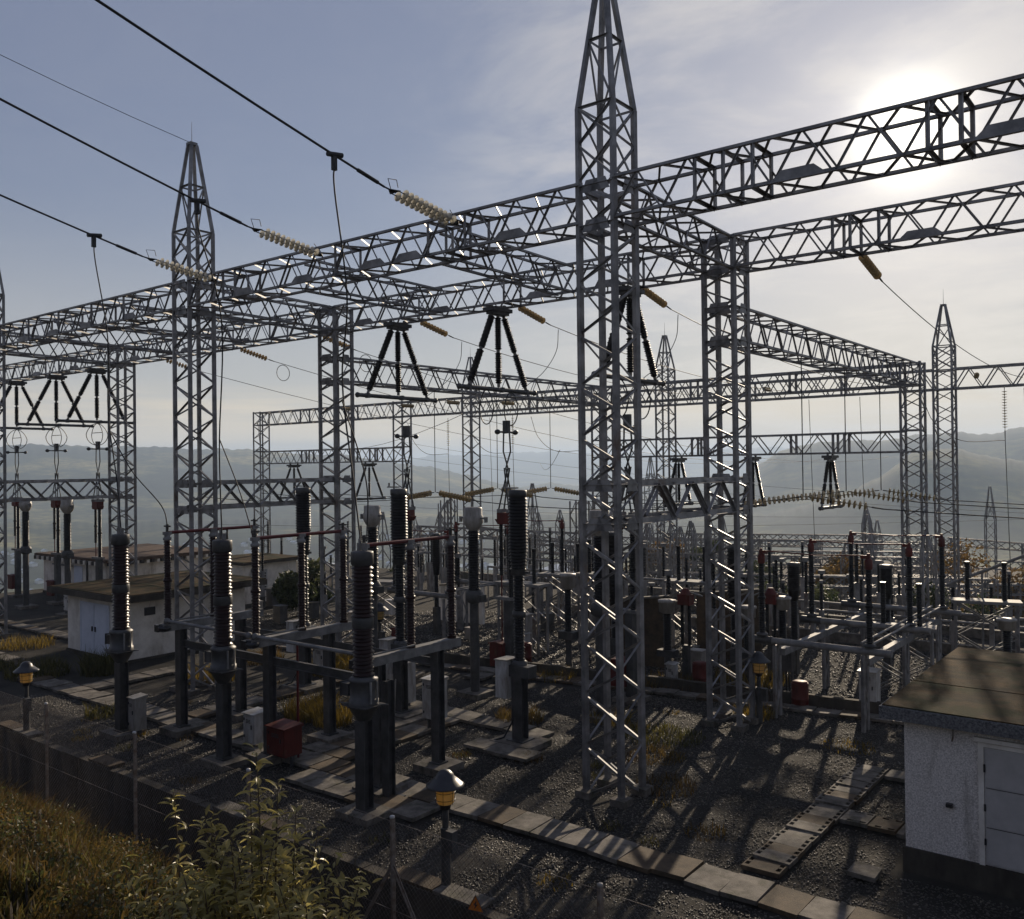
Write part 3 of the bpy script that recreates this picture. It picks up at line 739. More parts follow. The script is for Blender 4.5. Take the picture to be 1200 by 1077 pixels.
# ------------------------------------------------------------------ hanging trapezes
def trapeze(label, loc, drop=2.9, spread=1.75, cage=0, bar_=2.3, group='hanging insulator trapezes', big=1.0):
    t = root('insulator_trapeze', label, 'insulator', loc, 0, group)
    part('head_plate', MB().cbox((0, 0, -.02), (.55, 1.15, .14)).cbox((0, 0, -.14), (.38, .95, .12)).cbox((0, -.4, .12), (.1, .1, .2)).cbox((0, .4, .12), (.1, .1, .2)).mesh('head_plate', 'paint'), t)
    for s in (-1, 0, 1):
        a = (0, s*.36, -.24); c = (0, s*spread, -drop+.08)
        mtx, L = frame_from(a, c)
        half = L*0.47
        mb = sheds(0.06, half, 0.145*big, 0.085, 0.66, 12); sheds(half+.12, L-.16, 0.145*big, 0.085, 0.66, 12, mb)
        i = part('insulator', mb.mesh('insulator', 'porcelain2'), t, mtx=mtx)
        part('joint', MB().lathe([(.055, 0), (.075, .02), (.075, .05), (.055, .07), (.075, .1), (.055, .13)], 12, (0, 0, half)).lathe([(.06, L-.17), (.06, L-.02)], 10).lathe([(.06, -.03), (.06, .08)], 10).mesh('joint', 'alu'), i)
    b_ = part('contact_bar', MB().tube([(0, -bar_, -drop), (0, bar_+.05, -drop)], .085, 10).mesh('contact_bar', 'paint'), t)
    for y in (-bar_, bar_): part('end_ball', MB().lathe([(.02, -.11), (.08, -.08), (.11, 0), (.08, .08), (.02, .11)], 12, (0, y, -drop)).mesh('end_ball', 'paint'), b_)
    for y in (spread, 0.2, -spread): part('bar_clamp', MB().cbox((0, y, -drop), (.17, .14, .2)).mesh('bar_clamp', 'paint'), b_)
    if cage:
        R = .62
        def loop(ax, r, zc):
            pts = []
            for q in range(25):
                an = -PI/2+2*PI*q/24
                u = r*math.cos(an)*(1-.22*max(0, math.sin(an))); z = zc+R*math.sin(an)*1.05
                pts.append((u, 0, z) if ax == 'x' else (0, u, z))
            return pts
        zc = -drop-.75
        mb = MB()
        if cage == 1:
            mb.tube(loop('x', .66, zc), .022, 6).tube(loop('y', .66, zc), .022, 6).tube([(-.62, 0, zc+.1), (.62, 0, zc+.1)], .022, 6)
        else:
            for y in (-.75, .75): mb.tube([(p[0], p[1]+y, p[2]) for p in loop('x', .34, zc+.05)], .022, 6)
        mb.tube([(0, 0, -drop), (0, 0, zc+.66)], .05, 8)
        part('contact_cage', mb.mesh('contact_cage', 'paint'), t)
    return t


for x, cage, lab in ((-27.15, 0, 'hanging trapeze of three dark insulators, left of the two in the middle'), (-21.7, 2, 'hanging trapeze of three dark insulators, right of the two in the middle'),
                     (-15.85, 2, 'hanging trapeze half hidden behind the tallest tower'), (-63.2, 1, 'leftmost hanging trapeze with a wire cage, by the left edge'),
                     (-57.6, 1, 'second caged trapeze from the left edge'), (-52.5, 1, 'third caged trapeze from the left edge, beside the lattice tower')):
    trapeze(lab, (x, 26.95, 14.35), 3.08, 1.75, cage)
for x, lab in ((-16.4, 'small trapeze under the lower far beam, left of the two far towers on the right'), (-20.8, 'small trapeze beside the flat topped tower right of centre'), (-25.5, 'small trapeze seen between the two big towers'),
               (-52.6, 'right small trapeze under the lower far beam at the left'), (-61.9, 'left small trapeze under the lower far beam at the left')):
    trapeze(lab, (x, RY, 8.65), 2.75, 1.45, 0, 1.7, 'small trapezes of the third row', 0.78)

# ------------------------------------------------------------------ current transformers in the front line
def i_column(mb, x, y, z0, z1, w=0.30, d=0.26, th=0.02):
    mb.box(x-w/2, x+w/2, y-d/2, y-d/2+th, z0, z1).box(x-w/2, x+w/2, y+d/2-th, y+d/2, z0, z1).box(x-th/2, x+th/2, y-d/2+th, y+d/2-th, z0, z1)
    return mb


t = root('current_transformer', '', 'current transformer', (0, 0, 0), 0, 'dark current transformers of the front line')
part('footing', MB().box(-.55, .55, -.45, .45, 0, .16).mesh('footing', 'concrete'), t)
part('post', MB().box(-.2, .2, -.17, .17, .16, .2).box(-.16, .16, -.15, -.13, .2, 2.3).box(-.16, .16, .13, .15, .2, 2.3).box(-.012, .012, -.13, .13, .2, 2.3).box(-.15, .15, -.13, -.118, .2, 2.3).mesh('post', 'paint'), t)
part('base_cone', MB().lathe([(.17, 2.3), (.20, 2.35), (.36, 2.62), (.40, 2.64), (.40, 2.68)], 16).mesh('base_cone', 'paint'), t)
tank = part('tank', MB().lathe([(.36, 2.685), (.36, 2.80), (.33, 2.82), (.33, 3.22), (.35, 3.24), (.35, 3.30), (.26, 3.36)], 18).box(-.42, .42, -.34, .34, 2.66, 2.683).mesh('tank', 'paint'), t)
part('terminal_box', MB().cbox((-.46, -.02, 3.0), (.26, .34, .30)).cbox((-.60, -.02, 3.0), (.02, .38, .34)).mesh('terminal_box', 'paint'), tank)
part('flange_bolts', MB().tube([(-.55, -.3, 2.70), (.58, .25, 2.70)], .014, 5).tube([(.36, -.1, 2.75), (.36, -.1, 3.25)], .03, 6).tube([(.34, .12, 2.75), (.34, .12, 3.25)], .025, 6).mesh('flange_bolts', 'alu'), tank)
part('insulator', sheds(3.36, 4.52, .275, .092, .76, 18).mesh('insulator', 'porcelain'), t)
part('band', MB().lathe([(.25, 4.50), (.262, 4.52), (.262, 4.72), (.25, 4.75)], 18).mesh('band', 'paint'), t)
part('insulator', sheds(4.75, 5.98, .275, .092, .76, 18).mesh('insulator', 'porcelain'), t)
part('cap', MB().lathe([(.23, 5.98), (.275, 6.02), (.275, 6.29), (.26, 6.32), (.05, 6.34)], 18).mesh('cap', 'paint'), t)
part('terminal', MB().cbox((-.09, 0, 6.42), (.07, .1, .2)).cbox((.09, .0, 6.42), (.07, .1, .2)).tube([(-.09, 0, 6.5), (-.09, 0, 6.62)], .03, 6).mesh('terminal', 'alu'), t)
t.location = (-27.16, 14.66, 0); t['label'] = 'leftmost dark current transformer, in front of the white hut'
clone(t, (-22.14, 14.95, 0), 'middle dark current transformer beside the left peaked tower')
clone(t, (-16.09, 14.70, 0), 'rightmost and nearest dark current transformer, just left of the jar lamp')
solo('steel_post', i_column(MB().box(-.3, .3, -.3, .3, 0, .12), 0, 0, .12, 3.0, .24, .24).mesh('steel_post', 'paint'), 'bare steel post right behind the nearest current transformer', 'post', (-16.35, 15.75, 0))


# ------------------------------------------------------------------ three-column disconnectors
def thin_column(mb, z0, z1, r=.125, at=(0, 0, 0), waist=True):
    m = (z0+z1)/2
    sheds(z0, m-.04, r, .08, .70, 14, mb, at); sheds(m+.04, z1, r*.95, .08, .70, 14, mb, at)
    return mb.lathe([(r*.8, m-.05), (r*1.08, m-.03), (r*1.08, m+.03), (r*.8, m+.05)], 14, at)


t = root('disconnector', '', 'disconnector switch', (0, 0, 0), 0, 'red barred disconnectors in the middle yard')
for y in (-1.05, 1.15):
    part('post', i_column(MB().box(-.19, .19, y-.19, y+.19, .20, .24), 0, y, .24, 3.28, .27, .27).mesh('post', 'paint'), t)
    part('footing', MB().box(-.5, .5, y-.5, y+.5, 0, .20).mesh('footing', 'concrete'), t)
b_ = part('base_beam', MB().box(-.13, .13, -1.75, 2.0, 3.28, 3.31).box(-.13, -.11, -1.75, 2.0, 3.31, 3.50).box(.11, .13, -1.75, 2.0, 3.31, 3.50).box(-.13, .13, -1.75, 2.0, 3.50, 3.52).mesh('base_beam', 'alu'), t)
part('gear_hub', MB().lathe([(.16, 0), (.20, .03), (.20, .14), (.12, .18)], 14, (0, -1.62, 3.30)).cbox((-.16, -1.66, 3.38), (.22, .3, .22)).mesh('gear_hub', 'black'), b_)
part('drive_link', MB().tube([(.2, -1.4, 3.62), (.2, .05, 3.62)], .028, 8).mesh('drive_link', 'alu'), b_)
for y in (-1.5, .13, 1.75):
    part('insulator', thin_column(MB(), 3.60, 6.12, .128, (0, y, 0)).lathe([(.13, 3.52), (.13, 3.60)], 12, (0, y, 0)).mesh('insulator', 'porcelain'), t)
    part('head', MB().lathe([(.11, 6.12), (.13, 6.14), (.13, 6.20), (.09, 6.22), (.09, 6.30)], 12, (0, y, 0)).cbox((0, y, 6.34), (.14, .24, .1)).mesh('head', 'alu'), t)
for y in (-1.5, 1.75): part('terminal', MB().tube([(0, y, 6.38), (0, y, 6.62)], .045, 8).cbox((0, y, 6.56), (.3, .06, .05)).mesh('terminal', 'black'), t)
part('contact_tube', MB().tube([(0, -1.45, 6.36), (0, 1.7, 6.36)], .052, 10).mesh('contact_tube', 'redtube'), t)
t.location = (-25.93, 17.03, 0); t['label'] = 'red barred disconnector at the left, between the left and middle transformers'
clone(t, (-21.42, 17.03, 0), 'red barred disconnector in the middle, behind the white and red drive boxes')
clone(t, (-16.92, 17.03, 0), 'red barred disconnector at the right, behind the nearest transformer')
for k, (x, l) in enumerate(((-25.8, 'left'), (-21.3, 'right'))):
    solo('drive_pipe', MB().tube([(0, 0, 0), (4.2, 0, 0)], .05, 10).lathe([(.02, -.09), (.09, -.06), (.09, .06), (.02, .09)], 10).lathe([(.02, -.09), (.09, -.06), (.09, .06), (.02, .09)], 10, (4.2, 0, 0)).mesh('drive_pipe', 'alu'),
         'silvery drive pipe between the disconnector bases, %s one of the two' % l, 'pipe', (x, 15.42, 3.62), 0, 'silvery drive pipes')
    solo('cross_beam', MB().box(0, 4.0, -.02, .02, 0, .24).box(0, 4.0, -.08, -.021, 0, .02).box(0, 4.0, -.08, -.021, .22, .24).mesh('cross_beam', 'paint'), 'dark cross beam joining the disconnector posts, %s one' % l, 'beam', (x+.1, 16.0, 2.72), 0, 'dark cross beams under the disconnectors')
    solo('cross_beam', MB().box(0, 4.0, -.02, .02, 0, .2).box(0, 4.0, -.08, -.021, 0, .02).mesh('cross_beam', 'paint'), 'rear cross beam between the disconnector posts, %s one' % l, 'beam', (x+.1, 18.2, 2.85), 0, 'dark cross beams under the disconnectors')


# ------------------------------------------------------------------ circuit breakers
t = root('circuit_breaker', '', 'circuit breaker', (0, 0, 0), 0, 'circuit breakers with thick upper insulators')
part('footing', MB().box(-.75, .75, -.55, .55, 0, .16).mesh('footing', 'concrete'), t)
part('post', i_column(MB().box(-.3, .3, -.3, .3, .16, .19), 0, 0, .19, 2.05, .36, .34, .03).mesh('post', 'paint'), t)
part('mechanism', MB().cbox((.1, 0, 2.22), (.75, .42, .34)).lathe([(.24, 2.39), (.24, 2.48), (.18, 2.53)], 16).mesh('mechanism', 'paint'), t)
part('insulator', sheds(2.53, 3.80, .18, .085, .74, 16).mesh('insulator', 'porcelain2'), t)
part('band', MB().lathe([(.17, 3.80), (.21, 3.83), (.21, 3.97), (.17, 4.0)], 16).mesh('band', 'paint'), t)
part('insulator', sheds(4.0, 5.06, .18, .085, .74, 16).mesh('insulator', 'porcelain2'), t)
part('middle_flange', MB().lathe([(.18, 5.06), (.23, 5.09), (.23, 5.22), (.27, 5.25)], 16).cbox((.3, 0, 5.16), (.2, .1, .07)).mesh('middle_flange', 'paint'), t)
mb = MB(); pr = []
k = 22; d = (7.38-5.25)/k
pr.append((.22, 5.25))
for i in range(k):
    z = 5.25+i*d; R = .30 if i > 5 else .24+.01*i
    pr += [(R*.84, z+d*.15), (R, z+d*.32), (R*.98, z+d*.45), (R*.84, z+d*.95)]
pr.append((.25, 7.38))
part('chamber_insulator', mb.lathe(pr, 18).mesh('chamber_insulator', 'porcelain2'), t)
part('cap', MB().lathe([(.25, 7.38), (.28, 7.40), (.28, 7.58), (.24, 7.6), (.05, 7.61)], 18).mesh('cap', 'paint'), t)
part('terminal', MB().cbox((-.25, 0, 7.66), (.5, .1, .04)).tube([(-.45, 0, 7.66), (-.45, 0, 7.8)], .03, 6).mesh('terminal', 'alu'), t)
cb = part('cabinet', MB().cbox((-.46, -.05, 1.95), (.42, .56, 1.12)).mesh('cabinet', 'white'), t)
part('cabinet_roof', MB().prism([(-.7, 2.515), (-.2, 2.515), (-.2, 2.56), (-.7, 2.535)], 1, -.36, .26).mesh('cabinet_roof', 'cream'), cb)
part('conduit', MB().tube([(-.2, -.1, 1.4), (-.15, -.2, .7), (-.35, -.35, .25), (-.9, -.5, .05)], .03, 6).mesh('conduit', 'black'), t)
t.location = (-16.43, 21.24, 0); t['label'] = 'circuit breaker left of the tallest tower with a pale cabinet on its post'
clone(t, (-21.6, 21.40, 0), 'circuit breaker behind the nearest transformer, between two red contact tubes')
clone(t, (-27.2, 21.9, 0), 'circuit breaker behind the middle disconnector, in front of the flat topped tower')
fan = MB()
for q in range(9): fan.tube([(-.1+.03*q, -.35, .1), (-.02+.035*q, -.33, .7), (.14+.02*q, -.3, 1.15+.08*q)], .022, 5)
solo('control_cable', fan.mesh('control_cable', 'cream'), 'fan of pale control cables rising from the slabs behind the nearest transformer', 'cables', (-20.3, 19.9, 0))


# ------------------------------------------------------------------ white headed transformers
def headed(name, label, loc, group, H=6.85, r=.235, mat='cream', hz=1.55):
    t = root(name, label, 'current transformer', loc, 0, group)
    z1 = H-.85
    part('footing', MB().box(-.5, .5, -.5, .5, 0, .18).mesh('footing', 'concrete'), t)
    part('post', MB().tube([(0, 0, .18), (0, 0, H*.49)], .17, 12).mesh('post', 'paint'), t)
    part('base', MB().lathe([(.18, H*.49), (.32, H*.505), (.32, H*.545), (.25, H*.56)], 16).cbox((.36, 0, H*.52), (.2, .3, .25)).mesh('base', 'paint'), t)
    part('insulator', sheds(H*.56, z1, r, .09, .76, 16).mesh('insulator', 'porcelain2'), t)
    hd = part('head', MB().lathe([(.16, z1), (.27, z1+.12), (.36, z1+.30), (.36, z1+.52), (.33, z1+.56), (.33, z1+.80), (.30, z1+.84), (.02, z1+.85)], 18).mesh('head', mat), t)
    part('terminal', MB().tube([(-.62, 0, z1+.45), (-.33, 0, z1+.45)], .035, 8).tube([(.33, 0, z1+.45), (.62, 0, z1+.45)], .035, 8).cbox((-.6, 0, z1+.40), (.07, .12, .2)).cbox((.6, 0, z1+.40), (.07, .12, .2)).mesh('terminal', 'alu'), hd)
    return t


GH = 'pale headed current transformers'
headed('headed_transformer', 'pale headed transformer in the centre, left of the circuit breaker by the tallest tower', (-21.27, 24.85, 0), GH)
headed('headed_transformer', 'pale headed transformer right of the flat topped tower left of centre', (-26.1, 24.4, 0), GH)
headed('headed_transformer', 'pale headed transformer mostly hidden by the tallest tower', (-15.9, 24.9, 0), GH)
headed('headed_transformer', 'pale headed transformer at the left, nearer the white hut', (-52.1, 24.95, 0), GH, 6.75)
headed('headed_transformer', 'pale headed transformer at the far left edge', (-57.4, 24.95, 0), GH, 6.75)


# ------------------------------------------------------------------ pantograph disconnectors
t = root('pantograph_disconnector', '', 'disconnector switch', (0, 0, 0), 0, 'raised pantograph disconnectors')
part('footing', MB().box(-.5, .5, -.5, .5, 0, .16).mesh('footing', 'concrete'), t)
part('post', MB().box(-.15, .15, -.15, .15, .16, 3.1).mesh('post', 'paint'), t)
part('base_frame', MB().cbox((-.1, 0, 3.16), (.9, .34, .12)).mesh('base_frame', 'alu'), t)
part('insulator', thin_column(MB(), 3.22, 6.05, .125, (.12, 0, 0)).mesh('insulator', 'porcelain2'), t)
part('insulator', thin_column(MB(), 4.05, 6.05, .10, (-.36, 0, 0)).mesh('insulator', 'porcelain2'), t)
part('drive_rod', MB().tube([(-.36, 0, 1.05), (-.36, 0, 4.05)], .03, 8).mesh('drive_rod', 'redtube'), t)
hd = part('gear_head', MB().cbox((-.1, 0, 6.30), (.62, .40, .42)).prism([(-.55, 6.25), (.35, 6.25), (.2, 6.05), (-.4, 6.05)], 1, -.16, .16).mesh('gear_head', 'red'), t)
part('bearing', MB().cbox((-.3, -.02, 6.58), (.1, .5, .14)).cbox((.14, .02, 6.58), (.1, .5, .14)).mesh('bearing', 'alu'), hd)
a = part('lower_arm', MB().tube([(-.34, -.17, 6.6), (.06, -.05, 8.25)], .032, 6).tube([(-.34, .17, 6.6), (.06, .05, 8.25)], .032, 6).tube([(.18, -.17, 6.6), (-.12, -.05, 8.25)], .032, 6).tube([(.18, .17, 6.6), (-.12, .05, 8.25)], .032, 6).mesh('lower_arm', 'paint'), t)
part('upper_arm', MB().tube([(.06, -.05, 8.25), (-.16, -.05, 8.9), (-.12, -.05, 9.9)], .032, 6).tube([(-.12, .05, 8.25), (.12, .05, 8.9), (.06, .05, 9.9)], .032, 6).mesh('upper_arm', 'paint'), t)
part('contact_head', MB().tube([(-.09, -.50, 9.65), (-.09, .50, 9.65)], .034, 8).tube([(.04, -.50, 9.65), (.04, .50, 9.65)], .034, 8).cbox((-.03, 0, 9.85), (.26, .16, .5)).mesh('contact_head', 'paint'), t)
for y in (-.56, .56): part('corona_ball', MB().lathe([(.02, -.1), (.09, -.07), (.12, 0), (.09, .07), (.02, .1)], 12, (-.03, y, 9.65)).mesh('corona_ball', 'black'), t)
bx = part('drive_box', MB().cbox((-.42, -.1, .95), (.62, .5, .86)).mesh('drive_box', 'red'), t)
part('drive_box_roof', MB().prism([(-.76, 1.38), (-.08, 1.38), (-.08, 1.44), (-.42, 1.5), (-.76, 1.44)], 1, -.4, .2).mesh('drive_box_roof', 'red'), bx)
t.location = (-21.75, 27.5, 0); t['label'] = 'raised pantograph disconnector between the two circuit breakers and the tallest tower'
for x, l in ((-27.2, 'pantograph disconnector with a red head behind the flat topped tower left of centre'), (-16.3, 'pantograph disconnector half hidden by the tallest tower'), (-63.2, 'leftmost raised pantograph, by the left edge'),
             (-57.6, 'second raised pantograph from the left edge'), (-52.4, 'third raised pantograph from the left edge, beside the lattice tower')):
    clone(t, (x, 27.5 if x > -40 else 26.95, 0), l)


# ------------------------------------------------------------------ two-column disconnectors on tubes, further back
t = root('tube_disconnector', '', 'disconnector switch', (0, 0, 0), 0, 'disconnectors on horizontal tubes')
part('tube_beam', MB().tube([(-.35, 0, 2.47), (4.1, 0, 2.47)], .11, 14).mesh('tube_beam', 'alu'), t)
part('tube_collar', MB().tube([(-.4, 0, 2.47), (.35, 0, 2.47)], .135, 14).mesh('tube_collar', 'paint'), t)
for x in (.5, 3.3):
    part('post', MB().angle((x, -.2, 0), (x, -.2, 2.36), .1, .015).angle((x, .2, 0), (x, .2, 2.36), .1, .015).angle((x, -.2, .1), (x, .2, .9), .05, .01).angle((x, .2, .9), (x, -.2, 1.7), .05, .01).angle((x, -.2, 1.7), (x, .2, 2.2), .05, .01).mesh('post', 'steel'), t)
for x in (0, 3.45):
    part('insulator', thin_column(MB(), 2.72, 5.0, .12, (x, 0, 0)).mesh('insulator', 'porcelain2'), t)
    part('pedestal', MB().lathe([(.17, 2.60), (.19, 2.63), (.19, 2.68), (.12, 2.72)], 12, (x, 0, 0)).mesh('pedestal', 'paint'), t)
    part('red_head', MB().lathe([(.10, 5.0), (.12, 5.03), (.12, 5.28), (.06, 5.34), (.05, 5.5)], 12, (x, 0, 0)).cbox((x+(.08 if x == 0 else -.08), 0, 5.38), (.26, .12, .10)).mesh('red_head', 'red'), t)
part('blade', MB().tube([(.1, 0, 5.42), (1.7, 0, 5.36), (3.3, 0, 5.42)], .022, 8).mesh('blade', 'redtube'), t)
for (x, y, l) in ((-11.9, 28.55, 'front disconnector tube on the right, nearest the pebbledash hut'), (-11.9, 33.2, 'middle disconnector tube on the right'), (-11.85, 37.7, 'rear disconnector tube on the right'),
                  (-30.8, 30.2, 'front disconnector tube behind the nearest transformer'), (-30.8, 34.6, 'middle disconnector tube left of the tallest tower'), (-30.6, 38.9, 'rear disconnector tube left of the tallest tower')):
    if y == 28.55: t.location = (x, y, 0); t['label'] = l
    else: clone(t, (x, y, 0), l)
for k, (x, y0, y1, z, l) in enumerate(((-8.75, 28.7, 37.6, 2.68, 'left rod across the right hand disconnector tubes'), (-8.45, 28.7, 37.6, 2.66, 'right rod across the right hand disconnector tubes'),
                           (-27.7, 30.3, 38.8, 2.68, 'rod across the disconnector tubes left of the tallest tower'), (-27.4, 30.3, 38.8, 2.66, 'second rod across the disconnector tubes left of the tallest tower'))):
    solo('drive_pipe', MB().tube([(0, 0, 0), (0, y1-y0, 0)], .04, 8).mesh('drive_pipe', 'alu'), l, 'pipe', (x, y0, z), 0, 'drive rods across the tubes')
for k, (x, l) in enumerate(((-8.6, 'right side beam under the tube disconnectors on the right'), (-11.3, 'left side beam under the tube disconnectors on the right'))):
    solo('cross_beam', MB().box(-.1, .1, 0, 9.2, 0, .22).mesh('cross_beam', 'alu'), l, 'beam', (x, 28.7, 2.0), 0, 'long beams under the tube disconnectors')

# smaller units around them
GU = 'small pale topped units in the rear yard'
def small_unit(label, loc, H, top='cream', r=.17, hw=.34):
    t = root('instrument_transformer', label, 'transformer', loc, 0, GU)
    part('post', MB().tube([(0, 0, 0), (0, 0, H*.32)], .13, 10).mesh('post', 'paint'), t)
    part('base', MB().cbox((0, 0, H*.36), (.7, .45, H*.08)).mesh('base', 'paint'), t)
    part('insulator', sheds(H*.4, H*.84, r, .07, .75, 14).mesh('insulator', 'porcelain2'), t)
    part('head', MB().lathe([(r, H*.84), (hw*.9, H*.86), (hw*.9, H*.965), (hw, H*.97), (hw, H), (.05, H+.01)], 16).mesh('head', top), t)
for a_ in (('pale topped unit in the gap right of the tallest tower', (-16.53, 30.6, 0), 3.15), ('pale topped unit behind the tower right of the tallest one', (-14.06, 32.35, 0), 2.9), ('pale topped unit left of the right hand disconnector tubes', (-13.25, 33.76, 0), 3.15),
           ('pale topped unit behind the left leg of the tallest tower', (-20.9, 30.3, 0), 3.9), ('pale topped unit above the roof of the pebbledash hut', (-6.0, 36.5, 0), 2.6)):
    small_unit(*a_)
for lab, loc, H in (('red topped unit between the two big towers', (-15.95, 31.0, 0), 3.6), ('red topped unit beside the right hand disconnector tubes', (-13.6, 33.5, 0), 3.5)):
    t = root('instrument_transformer', lab, 'transformer', loc, 0, 'red topped units')
    part('post', MB().box(-.12, .12, -.12, .12, 0, H*.4).mesh('post', 'paint'), t)
    for x in (-.15, .15): part('insulator', sheds(H*.4, H*.82, .085, .06, .7, 12, None, (x, 0, 0)).mesh('insulator', 'porcelain2'), t)
    part('red_head', MB().cbox((0, 0, H*.88), (.5, .4, H*.11)).lathe([(.25, H*.935), (.1, H)], 10).mesh('red_head', 'red'), t)
    part('blade', MB().tube([(-.7, 0, H*.9), (-.2, .1, H*.97), (.7, 0, H*.93)], .035, 6).mesh('blade', 'alu'), t)
for lab, loc, z0, z1, r in (('tall dark chamber behind the tower right of the tallest one', (-14.46, 32.07, 0), 2.6, 5.2, .26), ('dark bottle shaped insulator behind the right hand tubes', (-13.14, 34.7, 0), 2.9, 4.4, .25),
                            ('dark short chamber at the back of the right hand tubes', (-10.7, 38.5, 0), 2.7, 4.1, .27), ('dark chamber behind the left legs of the tallest tower', (-19.3, 31.3, 0), 2.6, 5.6, .27), ('dark chamber behind the right legs of the tallest tower', (-16.9, 28.9, 0), 2.6, 5.4, .26),
                            ('dark bottle shaped insulator behind the right disconnector', (-30.9, 33.2, 0), 2.9, 5.0, .22)):
    t = root('breaker_chamber', lab, 'circuit breaker', loc, 0, 'dark chambers in the rear yard')
    part('post', MB().box(-.14, .14, -.14, .14, 0, 1.3).mesh('post', 'paint'), t)
    part('insulator', sheds(1.3, z0, r*.62, .065, .75, 14).mesh('insulator', 'porcelain2'), t)
    pr = [(r*.6, z0)]; k = 18; d = (z1-z0-.15)/k
    for i in range(k):
        R = r*(.72+.28*min(1, i/5)); pr += [(R*.86, z0+(i+.15)*d), (R, z0+(i+.35)*d), (R*.86, z0+(i+.95)*d)]
    pr.append((r*.8, z1-.15))
    part('chamber_insulator', MB().lathe(pr, 16).mesh('chamber_insulator', 'porcelain2'), t)
    part('cap', MB().lathe([(r*.9, z1-.15), (r, z1-.13), (r, z1-.02), (r*.5, z1)], 16).mesh('cap', 'paint'), t)


# ------------------------------------------------------------------ cabinets
def cabinet(label, loc, w, d, h, mat, legs=.25, rz=0, roof=None, name='cabinet', pipes=False):
    t = root(name, label, 'cabinet', loc, rz)
    part('body', MB().box(-w/2, w/2, -d/2, d/2, legs, h-.05).mesh('body', mat), t)
    part('door', MB().box(-w/2+.03, w/2-.03, -d/2-.018, -d/2-.002, legs+.04, h-.1).mesh('door', mat), t)
    part('handle', MB().cbox((w*.3, -d/2-.03, legs+(h-legs)*.55), (.03, .025, .12)).cbox((-w*.36, -d/2-.025, h-.2), (.04, .02, .08)).cbox((-w*.36, -d/2-.025, legs+.2), (.04, .02, .08)).mesh('handle', 'black'), t)
    part('vent', MB().box(-w*.2, w*.2, -d/2-.026, -d/2-.02, h-.22, h-.2).box(-w*.2, w*.2, -d/2-.026, -d/2-.02, h-.26, h-.24).box(-w*.2, w*.2, -d/2-.026, -d/2-.02, h-.30, h-.28).mesh('vent', 'black'), t)
    part('conduit', MB().tube([(-w*.2, d/2+.03, 0), (-w*.2, d/2+.03, legs+.25)], .03, 6).tube([(w*.1, d/2-.1, 0), (w*.1, d/2-.1, legs+.02)], .025, 6).mesh('conduit', 'black'), t)
    part('roof', MB().prism([(-d/2-.05, h-.05), (d/2+.04, h-.05), (d/2+.04, h+.02), (-d/2-.05, h-.02)], 0, -w/2-.04, w/2+.04).mesh('roof', roof or mat), t)
    for x in (-w/2+.05, w/2-.05): part('leg', MB().box(x-.03, x+.03, -.05, .05, 0, legs).mesh('leg', 'paint'), t)
    if pipes: part('conduit', MB().tube([(w*.2, d/2+.06, .1), (w*.2, d/2+.06, 3.3)], .035, 8).mesh('conduit', 'redtube'), t)
    return t


cabinet('white drive box standing against the red one near the middle disconnector', (-22.6, 16.35, 0), .52, .5, 1.12, 'white', .22)
cabinet('red drive box with a sloped lid beside the white one', (-20.78, 15.98, 0), .80, .6, 1.12, 'red', .3, 0.0, None, 'cabinet', True)
cabinet('pale cabinet at the foot of the leftmost transformer', (-26.75, 14.95, .1), .36, .4, 1.15, 'cream', .1)
cabinet('white cabinet standing on slabs at the far left', (-53.6, 21.2, 0), .85, .8, 1.55, 'white', .12)
cabinet('small white cabinet beside a red drive box at the left', (-50.4, 24.3, 0), .62, .5, 1.55, 'white', .6)
cabinet('white cabinet behind the nearest transformer', (-22.4, 22.2, 0), .85, .6, 1.6, 'white', .2)
cabinet('pale cabinet left of the right disconnector post', (-19.3, 20.6, 0), .6, .5, 1.75, 'white', .5)
cabinet('grey cabinet on the steel frame left of the nearest transformer', (-24.2, 20.3, 1.3), .6, .45, 1.0, 'white', .1)
cabinet('white cabinet right of the tube disconnectors, above the dark kerb', (-9.17, 30.9, .05), .55, .5, 1.35, 'white', .12, 0.0, 'cream')
cabinet('pale cabinet behind the pale headed transformer in the centre', (-23.9, 30.9, 0), .9, .7, 1.9, 'cream', .15)
cabinet('grey cabinet under the right hand disconnector tubes', (-12.0, 30.9, 0), .5, .4, 1.9, 'paint', 1.0)
cabinet('small white cabinet behind the kerb between the two big towers', (-16.2, 30.3, 0), .35, .3, .85, 'white', .1)
for lab, loc in (('red drum behind the kerb between the two big towers', (-15.3, 30.8, 0)), ('red drum under the right hand disconnector tubes', (-11.2, 30.0, 0)), ('red box behind the circuit breaker left of the tallest tower', (-22.9, 30.0, 0))):
    t = root('drum', lab, 'drum', loc, 0, 'red drums behind the kerb')
    part('body', MB().lathe([(.27, 0), (.28, .03), (.28, .32), (.295, .34), (.28, .36), (.28, .82), (.29, .85), (.05, .86)], 16).mesh('body', 'red'), t)
    part('lid', MB().lathe([(.25, .862), (.25, .90), (.05, .91)], 16).mesh('lid', 'red'), t)


